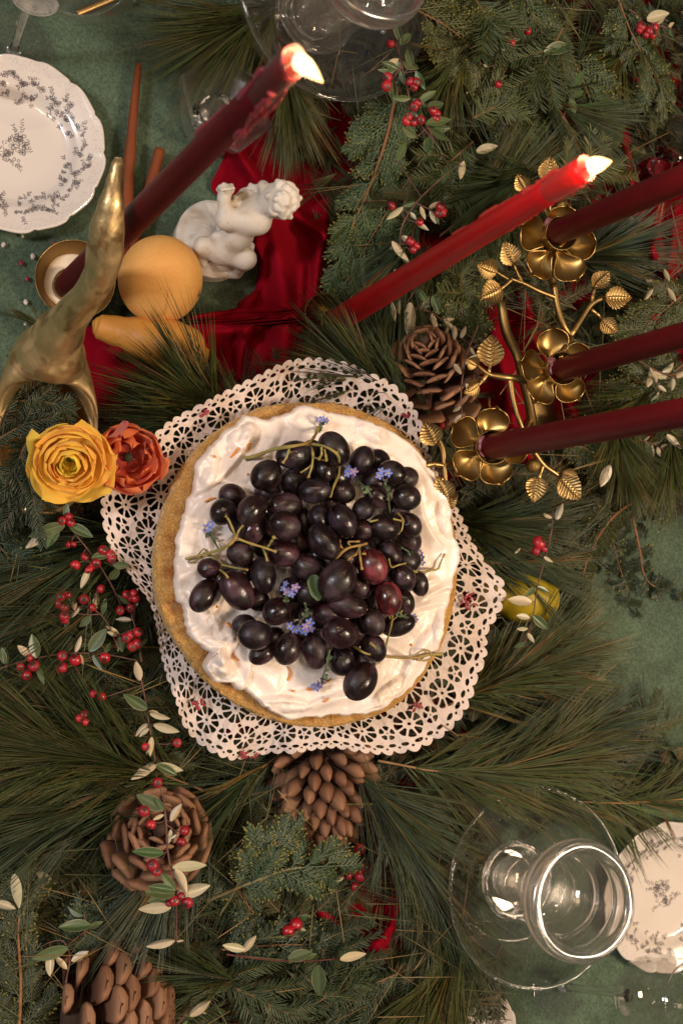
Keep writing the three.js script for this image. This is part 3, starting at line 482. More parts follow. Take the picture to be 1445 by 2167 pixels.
{ // stalks: [bunch, points, start radius px, end radius px]
  const ST = [
    [0, [[392, 1183], [425, 1175], [460, 1165], [488, 1150], [500, 1136]], 2.6, 4], [0, [[500, 1136], [492, 1118], [484, 1100], [478, 1092]], 2.6, 2.4], [0, [[500, 1136], [506, 1122], [514, 1112]], 2.2, 2.2], [0, [[498, 1138], [530, 1150], [556, 1158], [585, 1168]], 3.2, 2.4], [0, [[556, 1158], [562, 1174], [566, 1188]], 2.4, 2.4], [0, [[566, 1158], [574, 1146], [580, 1136]], 2.3, 2.6], [0, [[440, 1172], [462, 1190], [466, 1204], [460, 1222]], 3.2, 2.8], [0, [[464, 1194], [500, 1202], [524, 1206]], 2.6, 2], [0, [[466, 1206], [478, 1216], [482, 1222]], 2.4, 2.4], [0, [[440, 1172], [432, 1162], [418, 1176]], 2.2, 1.6], [0, [[430, 1176], [412, 1188], [398, 1190]], 2.2, 1.4],
    [1, [[518, 970], [540, 966], [575, 952], [620, 944], [655, 938]], 5, 3.6], [1, [[655, 938], [666, 922], [674, 905]], 3.4, 3.4], [1, [[655, 938], [662, 960], [660, 985], [652, 1012]], 3.4, 2], [1, [[660, 984], [646, 994], [636, 1000]], 2, 1.6], [1, [[662, 940], [690, 946], [712, 960], [718, 982], [716, 1005], [706, 1030], [698, 1052]], 3.2, 2.4], [1, [[612, 950], [606, 968], [598, 980]], 2.6, 2.4], [1, [[680, 946], [680, 962], [674, 972]], 2.2, 2.8], [1, [[686, 950], [690, 968], [690, 974]], 2.2, 3], [1, [[712, 958], [722, 946]], 2.6, 3.4], [1, [[664, 968], [684, 974]], 1.8, 1.8],
    [2, [[748, 1368], [772, 1382], [800, 1386], [840, 1392], [878, 1392], [906, 1386], [936, 1384]], 2.6, 2.8], [2, [[812, 1388], [818, 1360], [828, 1320], [830, 1302]], 2, 2.2], [2, [[828, 1314], [844, 1300], [850, 1292]], 2, 2], [2, [[826, 1312], [822, 1298]], 2, 2.4], [2, [[800, 1388], [806, 1398], [790, 1408], [786, 1416]], 2.2, 3], [2, [[800, 1384], [790, 1366], [784, 1362]], 2, 3], [2, [[872, 1392], [890, 1378], [908, 1378], [912, 1392], [898, 1398], [882, 1396]], 2.2, 2], [2, [[870, 1208], [892, 1212], [912, 1206], [926, 1204], [932, 1190], [940, 1172]], 3, 2], [2, [[898, 1210], [898, 1222]], 2, 2], [2, [[822, 1182], [828, 1200], [842, 1196], [858, 1192]], 2.4, 1.6], [2, [[842, 1086], [852, 1100], [850, 1120], [842, 1130]], 2.2, 2], [2, [[832, 1098], [848, 1102]], 2.2, 2], [2, [[782, 1104], [800, 1100]], 2.6, 1.6],
    [3, [[696, 1182], [710, 1182], [726, 1166], [742, 1158], [762, 1154], [776, 1150]], 4, 2.2], [3, [[718, 1142], [720, 1156], [728, 1164]], 3.6, 3], [3, [[742, 1156], [736, 1148], [760, 1146]], 2.2, 2], [3, [[762, 1154], [754, 1172], [740, 1182], [734, 1190]], 2.6, 2.4], [3, [[760, 1160], [762, 1180], [766, 1206]], 2.4, 2.2], [3, [[766, 1172], [774, 1172]], 2.2, 3],
  ];
  seed('stalks');
  const bs = bunches.map(() => new Buf(true));
  for (const [n, pts, r0, r1] of ST) {
    const hs = pts.map(([x, y]) => topAt(x, y)); let P = pts.map(([x, y], k) => { const h = Math.max(hs[k], 0.5 * ((hs[k - 1] ?? hs[k]) + (hs[k + 1] ?? hs[k]))) + 0.0022 + (k > 0 && k < pts.length - 1 ? 0.002 : 0); return at(x, y, h); });
    const m = mpp(pts[0][0], pts[0][1], 0.17); P = spline(P, pts.length * 5); const ph = R() * 9;
    const green = [0.30, 0.27, 0.075], brown = [0.30, 0.165, 0.045];
    bs[n].tube(P, (t) => lerp(r0, r1, t) * m * (1 + 0.14 * Math.sin(t * 17 + ph) + (t > 0.93 ? 0.5 : 0)), 7, { c: (t) => { const k = clamp((n === 3 ? 0.65 : 0.1) + 0.5 * t + 0.4 * noise(t * 6, ph)); return green.map((g, i) => lerp(g, brown[i], k)); } });
  }
  bs.forEach((b, n) => part('stem', b.geo(), stemMat, bunches[n]));
}

// ---------- little blue flowers and orange zest
const petalBlue = std([1, 1, 1], 0.7, { vertexColors: true }), fuzz = std([1, 1, 1], 0.85, { vertexColors: true });
const blossomGeos = [0, 1, 2].map((s) => { const b = new Buf(true); seed('blossom' + s); const r = 0.0037;
  for (let k = 0; k < 5; k++) { const a0 = k / 5 * 6.283 + rr(-0.1, 0.1), lift = rr(0.1, 0.4), tint = s === 2 ? [0.24, 0.17, 0.42] : [0.17, 0.22, 0.6]; b.grid(6, 4, (u, v) => { const w = Math.sin(Math.PI * (0.12 + 0.8 * v)) * 0.62, a = a0 + (u - 0.5) * 2 * w, q = r * (0.16 + 0.84 * v * (1 - 0.15 * (2 * u - 1) ** 2)); return [Math.cos(a) * q, lift * q * v + 0.0002 * Math.cos(u * 9), Math.sin(a) * q, v < 0.15 ? [0.75, 0.72, 0.7] : tint.map((t) => t * (0.85 + 0.3 * v))]; }); }
  b.grid(8, 3, (u, v) => [Math.cos(u * 6.283) * 0.0007 * (1 - v * 0.7), 0.0003 + 0.0005 * v, Math.sin(u * 6.283) * 0.0007 * (1 - v * 0.7), [0.75, 0.42, 0.03]], true); return b.geo(); });
function forgetMeNot(label, stem, flowers, r = 1) {
  seed(label); const P = stem.map(([x, y]) => at(x, y, topAt(x, y) + 0.005)), o = thing('blue_flower_sprig', label, 'flower', P[0], 'small blue flower sprigs on the cake');
  const b = new Buf(true), S = spline(P, 14); b.tube(S, (t) => lerp(0.0008, 0.0006, t), 6, { c: [0.1, 0.13, 0.06] });
  for (let k = 0; k < 9; k++) { const t = 3 + Math.floor(R() * 10), d = V(gs(), 0.4 + 0.3 * R(), gs()).normalize(), L = rr(0.003, 0.007), w = L * 0.22, q = S[t], sd = perp(d); b.grid(2, 4, (u, v) => { const ww = w * Math.sin(Math.PI * (0.08 + 0.88 * v)) * (u - 0.5) * 2; return [q.x + d.x * L * v + sd.x * ww, q.y + d.y * L * v + sd.y * ww + 0.0004 * Math.abs(u - 0.5), q.z + d.z * L * v + sd.z * ww, [0.1, 0.14, 0.07]]; }); }
  const e = S[14]; for (let k = 0; k < 10; k++) { const p = e.clone().add(V(gs(), rr(-0.3, 0.6), gs()).multiplyScalar(0.003)); b.tube([p, p.clone().add(V(gs() * 0.001, 0.0018, gs() * 0.001))], [0.0007, 0.0004], 5, { c: k % 3 ? [0.13, 0.14, 0.1] : [0.26, 0.2, 0.3] }); }
  part('stem', b.geo(), fuzz, o);
  flowers.forEach(([x, y, s], i) => { const p = at(x, y, topAt(x, y) + 0.0075 + R() * 0.002), d = C.clone().sub(p).normalize().add(V(gs() * 0.35, 0, gs() * 0.35)).normalize(); put('blossom', blossomGeos[R() < 0.75 ? i % 2 : 2], petalBlue, o, p, quatY(d), (s ?? 1) * r); });
}
forgetMeNot('blue flower sprig facing up on the grapes right of the upper stem', [[800, 1080], [780, 1040], [752, 1012]], [[738, 992], [749, 998], [741, 1010], [735, 1003, .9]]);
forgetMeNot('blue flower sprig on the rightmost upper grape with leafy stalk', [[825, 1085], [820, 1045], [812, 1015]], [[802, 1006], [806, 997, .9], [821, 1001]]);
forgetMeNot('blue flower sprig over the left cream beside a single round grape', [[462, 1160], [450, 1140], [438, 1122]], [[438, 1117, 1.1], [446, 1110, .9]]);
forgetMeNot('blue flower sprig in the middle of the heap left of the dark green leaf', [[600, 1272], [606, 1260], [612, 1250]], [[625, 1243, 1.1], [608, 1253], [618, 1257, .9], [604, 1234, .7], [600, 1246, .8]]);
forgetMeNot('largest blue flower sprig, below the dark green leaf', [[645, 1275], [648, 1300], [632, 1318]], [[614, 1325], [624, 1332, .9], [635, 1330], [648, 1326], [655, 1318, 1.1], [658, 1330], [645, 1336]]);
forgetMeNot('blue flower sprig lying on bare cream below the grapes', [[698, 1375], [690, 1410], [680, 1440]], [[670, 1455], [678, 1448, .9], [664, 1452, .8]]);
forgetMeNot('blue flower sprig on cream right of the topmost reddish grapes', [[830, 1145], [860, 1165], [880, 1180]], [[887, 1170, .9], [890, 1180], [892, 1190, .9], [886, 1186, .8]]);
forgetMeNot('dried violet flower tuft at the tip of the upper grape stem', [[676, 915], [680, 900], [683, 892]], [[676, 888, .8], [690, 890, .8], [683, 886, .7]]);
forgetMeNot('wilted violet flower tuft on the lowest right grapes', [[838, 1300], [855, 1305], [872, 1308]], [[876, 1304, .7], [878, 1312, .8], [872, 1316, .7]]);
{
  seed('leaf-on-grapes'); const c = at(664, 1244, topAt(664, 1244) + 0.003), b = new Buf(); b.grid(8, 8, (u, v) => { const w = Math.sin(Math.PI * (0.1 + 0.85 * v)) * 0.0065 * (1 + 0.15 * Math.sin(v * 9)), x = (u - 0.5) * 2 * w, L = (v - 0.5) * 0.02; return [c.x + x + 0.004 * v * v, c.y + 0.5 * Math.abs(x) * 0.6 - 0.006 * (v - 0.4) ** 2, c.z + L]; });
  solo('green_leaf', b.geo(), std([0.045, 0.085, 0.03], 0.55), 'single dark green leaf lying between the grapes', 'leaf', c);
  const zm = std([0.72, 0.27, 0.03], 0.6);
  for (const [x, y, pts] of [[522, 955, [[0, 0], [6, -8], [0, -14], [10, -16]]], [495, 958, [[-8, 10], [0, 2], [6, -6], [10, -12]]], [524, 1003, [[-2, 0], [2, 1]]], [446, 1058, [[-12, 4], [-4, 0], [2, -3], [10, -4]]], [612, 1425, [[-2, -14], [3, -2], [0, 10], [-3, 16]]], [619, 1462, [[-3, 0], [4, 0]]], [484, 1322, [[-5, -5], [0, 0], [3, 6]]], [460, 1284, [[-2, -2], [2, 2]]], [657, 1459, [[-8, 0], [0, 1], [6, -1]]], [690, 1480, [[-6, 6], [2, 0], [5, -4]]], [497, 1392, [[-6, -8], [0, 0], [8, 6]]], [692, 1436, [[-5, 2], [2, 5], [7, -1]]], [800, 960, [[-1, 0], [2, 1]]], [870, 1365, [[0, -3], [1, 3]]], [455, 965, [[-3, 0], [2, 2]]]]) {
    const P = spline(pts.map(([a, d]) => { const p = at(x + a, y + d, CREAM_Y); return at(x + a, y + d, creamH(p.x, p.z) + 0.0012); }), 10), zb = new Buf(); zb.tube(P, (t) => 0.0008 * (0.7 + 0.5 * Math.sin(t * 3.1)), 6); const zl = { 522: 'curled zest shred at the cut end of the long pale grape stem', 495: 'slanting zest shred left of the long pale grape stem', 446: 'zest shred just above the single round grape at the left', 612: 'longest zest curl on bare cream below the grapes', 657: 'zest shred touching the lowest blue flower sprig on bare cream', 690: 'slanting zest shred below the lowest blue flower sprig', 484: 'zest flake on cream left of the lower left grapes', 497: 'zest shred on the cream fold near the lower left dollop' }[x]; solo('orange_zest', zb.geo(), zm, zl ?? 'tiny dot of orange zest stuck on the whipped cream', 'zest', P[0].clone(), zl ? undefined : 'tiny orange zest dots on the cream');
  }
}

// ---------- candles
const scuff = tex(512, (u, v) => { const n = tfbm(u, v, 6, 71, 5), s = smooth(0.6, 0.8, tfbm(u, v * 0.5, 24, 9, 3)); const k = 0.86 + 0.14 * n; return [k + 0.1 * s, k * 0.9 + 0.2 * s, k * 0.9 + 0.2 * s]; }, true), scuffMap = withRep(scuff, 14);
const waxDark = phy([0.09, 0.003, 0.008], 0.5, { map: scuffMap, specularIntensity: 0.35, bumpMap: withRep(grainTex, 2), bumpScale: 0.0002 });
const waxRed = phy([0.4, 0.008, 0.014], 0.45, { map: scuffMap, specularIntensity: 0.4, bumpMap: withRep(grainTex, 2), bumpScale: 0.0002 });
const dripDark = phy([0.2, 0.022, 0.035], 0.35), dripRed = phy([0.42, 0.03, 0.03], 0.35);
const wickMat = std([0.02, 0.015, 0.012], 0.9), poolMat = phy([0.6, 0.2, 0.12], 0.15);
const flameGrad = (() => { const n = 64, d = new Uint8Array(n * 4 * 4); for (let j = 0; j < n; j++) for (let i = 0; i < 4; i++) { const t = j / n, k = (j * 4 + i) * 4, c = t < 0.14 ? [0.45, 0.32, 0.5] : t < 0.3 ? [0.9, 0.6, 0.3] : t < 0.7 ? [1, 0.87, 0.6] : [1, 0.74, 0.36]; d[k] = c[0] * 255; d[k + 1] = c[1] * 255; d[k + 2] = c[2] * 255; d[k + 3] = 255; } const t = new THREE.DataTexture(d, 4, n); t.magFilter = t.minFilter = THREE.LinearFilter; t.colorSpace = THREE.SRGBColorSpace; t.needsUpdate = true; return t; })();
const flameMat = new THREE.MeshStandardMaterial({ color: rgb(0.02, 0.015, 0.01), emissive: rgb(1, 0.66, 0.3), emissiveIntensity: 3.2, roughness: 1, transparent: true, opacity: 0.3 });
const flameCore = new THREE.MeshStandardMaterial({ color: rgb(0.02, 0.015, 0.01), emissive: rgb(1, 1, 1), emissiveMap: flameGrad, emissiveIntensity: 9, roughness: 1 });
function candle(label, foot, hf, tip, ht, rb, rt, mat, lit, group) {
  seed(label); const a = at(...foot, hf), t = at(...tip, ht), o = thing('taper_candle', label, 'candle', a, group), d = t.clone().sub(a), L = d.length(); d.normalize();
  const P = [], N = 34; for (let k = 0; k <= N; k++) P.push(a.clone().lerp(t, k / N));
  const rad = (k) => lerp(rb, rt, k) * (1 + 0.012 * fbm(k * 14, 3));
  const lumps = (k, an) => 1 + 0.018 * fbm(Math.cos(an) * 2, Math.sin(an) * 2, k * 40);
  const topCut = lit ? 0.912 : 1, shell = new Buf(false, true); shell.tube(P.map((_, k) => a.clone().addScaledVector(d, L * topCut * k / N)), (k) => rad(k * topCut), 40, { lump: lumps, cap: true });
  part('wax_body', shell.geo(), mat, o);
  if (!lit) return o;
  // hollowed top: a thin translucent wall round a pool of melted wax
  const wall = new Buf(), z0 = L * 0.9115, sag = 0.006, side = perp(d), sd2 = V().crossVectors(d, side);
  const flameDir = lit.dir.clone(), low = (an) => 0.5 + 0.5 * (Math.cos(an) * side.dot(flameDir) + Math.sin(an) * sd2.dot(flameDir));
  wall.grid(40, 12, (u, v) => { const an = u * 6.283, inner = v > 0.5, k = inner ? 2 - 2 * v : 2 * v, hh = lerp(0, L - z0 - sag * low(an), k), r = rt * (inner ? lerp(0.5, 0.86, k) : 1.0 - 0.03 * k * k) * (1 + 0.03 * noise(an, k * 2)), p = a.clone().addScaledVector(d, z0 + hh + (inner ? 0.0005 : 0)).addScaledVector(side, Math.cos(an) * r).addScaledVector(sd2, Math.sin(an) * r); return [p.x, p.y, p.z]; }, true);
  part('melted_rim', wall.geo(), phy(mat === waxDark ? [0.1, 0.006, 0.008] : [0.4, 0.01, 0.013], 0.5, { transmission: 0.42, thickness: 0 }), o);
  const pool = new Buf(); pool.grid(32, 4, (u, v) => { const an = u * 6.283, r = rt * 0.55 * v, p = a.clone().addScaledVector(d, z0 + 0.0012).addScaledVector(side, Math.cos(an) * r).addScaledVector(sd2, Math.sin(an) * r); return [p.x, p.y, p.z]; }, true); part('wax_pool', pool.geo(), poolMat, o);
  const w0 = a.clone().addScaledVector(d, z0), wd = L - z0 - 0.0025, wp = [w0, w0.clone().addScaledVector(d, wd), w0.clone().addScaledVector(d, wd + 0.003).addScaledVector(lit.dir, 0.0022)], wb = new Buf(); wb.tube(spline(wp, 8), 0.0007, 6); part('wick', wb.geo(), wickMat, o);
  const drip = (t0, len, an, r) => { const b = new Buf(false, true), q = []; for (let k = 0; k <= 20; k++) { const s = t0 - len * k / 20, rr0 = rad(s) * 0.99; q.push(a.clone().addScaledVector(d, L * s).addScaledVector(side, Math.cos(an + 0.02 * k + 0.12 * noise(k * 0.4, an)) * rr0).addScaledVector(sd2, Math.sin(an + 0.02 * k + 0.12 * noise(k * 0.4, an)) * rr0)); } b.tube(q, (k) => 1.1 * r * (k > 0.75 ? 1.25 * Math.sqrt(Math.max(0.05, 1 - ((k - 0.85) / 0.2) ** 2)) : 0.3 + 1.1 * Math.abs(noise(k * 13, an))), 8); part('wax_drip', b.geo(), mat === waxDark ? dripDark : dripRed, o); };
  for (const [t0, len, an, r] of lit.drips) drip(t0, len, an, r);
  // the flame, blown to one side, and its light
  const f0 = wp[1].clone().addScaledVector(d, 0.0005), fl = lit.len, fpts = []; for (let k = 0; k <= 12; k++) { const s = k / 12; fpts.push(f0.clone().addScaledVector(d, fl * 0.35 * s * (1 - 0.5 * s)).addScaledVector(lit.dir, fl * s * (0.35 + 0.65 * s))); }
  const fr = (k) => lit.w * Math.max(0.02, 2.05 * Math.sqrt(k * 0.94 + 0.04) * Math.pow(Math.max(0, 1 - k), 0.8));
  const fb = new Buf(false, true); fb.tube(fpts, (k) => fr(k) * 0.72, 18); for (let q = 0; q < fb.u.length; q += 2) fb.u[q + 1] = Math.min(0.98, Math.floor(q / 2 / 18) / 12); part('flame', fb.geo(), flameCore, o, true);
  const fo = new Buf(); fo.tube(fpts, (k) => fr(k) * 1.12, 18); part('flame_mantle', fo.geo(), flameMat, o, true);
  const pl = new THREE.PointLight(new THREE.Color(1, 0.6, 0.27), lit.power, 0, 2); pl.position.copy(fpts[6]); pl.shadow.radius = 0.25; pl.castShadow = true; scene.add(pl);
  return o;
}
const flameDir1 = at(678, 168, 0.545).sub(at(632, 122, 0.545)).normalize(), flameDir2 = at(1308, 332, 0.515).sub(at(1250, 345, 0.515)).normalize();
candle('dark red lit candle leaning across from the brass dish, wax dripping down', [146, 604], 0.03, [628, 122], 0.53, 0.0116, 0.0071, waxDark, { dir: flameDir1, len: 0.0155, w: 0.0041, power: 0.06, drips: [[0.955, 0.08, 0.6, 0.0016], [0.93, 0.13, 0.9, 0.0019], [0.95, 0.17, 1.5, 0.0021], [0.94, 0.1, 2.2, 0.0016], [0.9, 0.16, 2.6, 0.0022], [0.965, 0.2, 3.1, 0.0018], [0.85, 0.1, 3.5, 0.0017], [0.95, 0.12, -0.2, 0.0016], [0.8, 0.08, 2.9, 0.002], [0.955, 0.06, 4.4, 0.0016]] }, 'dark red taper candles');
candle('bright red lit candle rising from the pine needles over the pinecone', [705, 684], 0.036, [1246, 352], 0.5, 0.0112, 0.0071, waxRed, { dir: flameDir2, len: 0.0135, w: 0.0044, power: 0.06, drips: [[0.96, 0.17, 0.9, 0.0016], [0.8, 0.18, 0.95, 0.0013], [0.94, 0.14, 1.6, 0.0018], [0.9, 0.1, 2.0, 0.0018], [0.965, 0.2, 2.7, 0.0018], [0.88, 0.16, 3.0, 0.0019], [0.76, 0.14, 2.9, 0.0016], [0.95, 0.08, 4.0, 0.0014]] }, undefined);
candle('dark red unlit candle in the uppermost gold flower of the candelabra', [1178, 492], 0.17, [1600, 312], 0.5, 0.0106, 0.0084, waxDark, null, 'dark red taper candles');
candle('dark red unlit candle in the middle gold flower of the candelabra', [1188, 782], 0.16, [1620, 660], 0.47, 0.0102, 0.0082, waxDark, null, 'dark red taper candles');
candle('dark red unlit candle in the lowest gold flower of the candelabra', [1040, 946], 0.16, [1620, 842], 0.5, 0.0112, 0.0086, waxDark, null, 'dark red taper candles');

// ---------- brass
const tarnish = tex(512, (u, v) => { const n = tfbm(u, v, 6, 61, 5), s = smooth(0.56, 0.7, tfbm(u, v, 10, 90, 4)); return [0.8 - 0.13 * s - 0.1 * n, 0.7 - 0.15 * s - 0.1 * n, 0.52 - 0.13 * s - 0.1 * n]; }, true);
const tarnRough = tex(256, (u, v) => { const r = 0.3 + 0.26 * smooth(0.35, 0.7, tfbm(u, v, 8, 61, 5)); return [r, r, r]; });
const oldBrass = std([1.1, 1.08, 1.05], 1.15, { metalness: 0.82, map: withRep(tarnish, 3), roughnessMap: withRep(tarnRough, 4), bumpMap: withRep(grainTex, 3), bumpScale: 0.00025 });
const gold = std([0.36, 0.235, 0.082], 0.36, { metalness: 1, bumpMap: withRep(grainTex, 4), bumpScale: 0.0002 });
const satinGold = std([0.35, 0.23, 0.09], 0.4, { metalness: 1, bumpMap: withRep(grainTex, 8), bumpScale: 0.0005 });
{ // horn-shaped vase whose mouth opens toward the lower edge
  const o = thing('brass_horn_vase', 'tarnished brass horn vase with wide open mouth holding sprigs and flowers', 'vase', at(110, 880, 0.01));
  const S = [[251, 336, .3, 9], [249, 352, .3, 13.5], [243, 395, .295, 19], [235, 440, .288, 27], [227, 490, .278, 35], [222, 535, .265, 37], [212, 580, .245, 33], [186, 625, .215, 31], [152, 668, .18, 36], [124, 710, .15, 50], [108, 752, .128, 70]];
  const P = S.map(([x, y, h]) => at(x, y, h)), cr = new THREE.CatmullRomCurve3(P), n = 90, pts = cr.getPoints(n), radii = pts.map((p, k) => { const f = k / n * (S.length - 1), i = Math.min(Math.floor(f), S.length - 2), t = f - i, s = t * t * (3 - 2 * t), r = lerp(S[i][3], S[i + 1][3], s), h = p.y; return r * (1 - h) / F * 1.03; });
  const b = new Buf(false, true), sides = 56; const rings = [];
  { let N = perp(V().subVectors(pts[1], pts[0]).normalize()); N = V(1, 0, 0); for (let k = 0; k <= n; k++) { const T = V().subVectors(pts[Math.min(k + 1, n)], pts[Math.max(k - 1, 0)]).normalize(); N.addScaledVector(T, -N.dot(T)).normalize(); const B = V().crossVectors(T, N); rings.push([...Array(sides)].map((_, s) => { const a = s / sides * 6.283; return pts[k].clone().addScaledVector(N, Math.cos(a) * radii[k]).addScaledVector(B, Math.sin(a) * radii[k]); })); } }
  // the bell: each further ring swings from upright to lying, so that the mouth faces up and out
  const last = rings[n], cN = pts[n], mouth = at(98, 935, 0.1), mx = at(200, 935, 0.1).x - mouth.x, mz = at(98, 1085, 0.1).z - mouth.z;
  const lastAng = last.map((p) => { const d = p.clone().sub(cN), X = d.x / radii[n], Y = d.y / radii[n]; return Math.atan2(Y, X); });
  const lip = lastAng.map((a) => V(mouth.x + Math.cos(a) * mx * (1 - 0.1 * Math.max(0, Math.sin(a))), mouth.y + 0.006 * Math.cos(2 * a) + (Math.sin(a) > 0 ? 0.012 * Math.sin(a) : -0.012 * -Math.sin(a)), mouth.z - Math.sin(a) * mz));
  for (let k = 1; k <= 16; k++) { const t = k / 16; rings.push(last.map((p, s) => { const a = lastAng[s], q = lip[s], belly = V(Math.cos(a) * 0.006, Math.min(0, Math.sin(a)) * 0.055, 0).multiplyScalar(Math.sin(Math.PI * t)); const fl = smooth(0, 1, t); return p.clone().lerp(q, lerp(t, fl, 0.5)).add(belly); })); }
  const inner = rings.slice(n - 14).map((r, k, A) => { const c = r.reduce((s, p) => s.add(p), V()).multiplyScalar(1 / sides); return r.map((p) => p.clone().addScaledVector(c.clone().sub(p).normalize(), 0.0035 * Math.min(1, (A.length - k) * 0.5))); });
  const all = [...rings, ...inner.reverse()], M = all.length - 1;
  b.grid(sides, M, (u, v) => { const p = all[Math.round(v * M)][Math.round(u * sides) % sides]; return [p.x, p.y, p.z, null, u * 0.35, v * 0.9]; }, true);
  const cap = b.v(...pts[0].toArray(), null, 0, 0); for (let s = 0; s < sides; s++) b.t(cap, (s + 1) % sides, s);
  part('horn_body', b.geo(), oldBrass, o);
  const lb = new Buf(false, true); lb.tube([...lip, lip[0]], 0.0022, 8, { cap: false }); part('rolled_rim', lb.geo(), oldBrass, o);
  const kb = new Buf(false, true), kp = at(66, 1078, 0.11); kb.grid(16, 10, (u, v) => { const a = u * 6.283, ph = v * Math.PI; return [kp.x + Math.sin(ph) * Math.cos(a) * 0.008, kp.y + Math.cos(ph) * 0.004, kp.z + Math.sin(ph) * Math.sin(a) * 0.005, null, u * 0.1, v * 0.1]; }, true); part('foot_knob', kb.geo(), gold, o);
}
{ // pan under the first candle
  const c = at(156, 600, 0.004), o = thing('brass_candle_dish', 'round brass dish full of pale wax at the foot of the leaning candle', 'candle dish', c), m = mpp(156, 600, 0.015);
  const k = (r, y) => [r * 82 * m, y];
  part('pan', turned([k(0, 0), k(0.6, 0), k(0.8, 0.004), k(0.97, 0.021), k(1, 0.0225), k(1.0, 0.0232), k(0.965, 0.0226), k(0.77, 0.007), k(0.6, 0.0025), k(0, 0.0025)], c, V(0.02, 1, 0.05).normalize(), 60), satinGold, o);
  const w = new Buf(); w.grid(48, 10, (u, v) => { const a = u * 6.283, r = v * 63 * m * (1 + 0.02 * Math.sin(a * 5)); return [c.x + Math.cos(a) * r, c.y + 0.0075 + 0.0012 * smooth(0.75, 0.9, v) - 0.003 * smooth(0.93, 1, v) + 0.0006 * fbm(Math.cos(a) * v * 4, Math.sin(a) * v * 4), c.z + Math.sin(a) * r]; }, true);
  part('pale_wax', w.geo(), phy([0.72, 0.6, 0.47], 0.35), o);
  const cb = at(146, 604, 0.016); part('candle_socket', turned([[0.0125, 0], [0.0145, 0.004], [0.0135, 0.01], [0.0142, 0.0145], [0.0128, 0.0148], [0.0118, 0.011], [0.0115, 0]], V(cb.x, 0.006, cb.z), V(0.05, 1, 0).normalize(), 32), satinGold, o);
}
{
  const c = at(668, 676, 0.026), o = thing('gold_candle_cup', 'gold candle cup half hidden in pine needles under the bright red candle', 'candle cup', c), m = mpp(668, 676, 0.03), k = (r, y) => [r * 44 * m, y];
  part('cup', turned([k(0, 0), k(0.7, 0), k(0.92, 0.008), k(1, 0.022), k(1.03, 0.023), k(0.98, 0.0238), k(0.88, 0.011), k(0.65, 0.004), k(0, 0.004)], c, V(0.1, 1, 0).normalize(), 48), gold, o);
  const cb = at(702, 686, 0.032); part('socket', turned([[0.0122, 0], [0.0135, 0.012], [0.0128, 0.013], [0.0114, 0.012], [0.0112, 0]], V(cb.x, 0.03, cb.z), V(0, 1, 0), 32), gold, o);
}
{ const a = at(162, 30, 0.012), e = at(262, -12, 0.014), b = new Buf(); b.tube(spline([a, a.clone().lerp(e, 0.06), a.clone().lerp(e, 0.4), e], 16), (t) => 0.0046 * (t < 0.08 ? Math.sqrt(t / 0.08) * 0.9 + 0.1 : 1 - 0.2 * t), 16); solo('gold_knife', b.geo(), gold, 'round end of a gold cutlery handle at the top edge on green velvet', 'cutlery', a); }

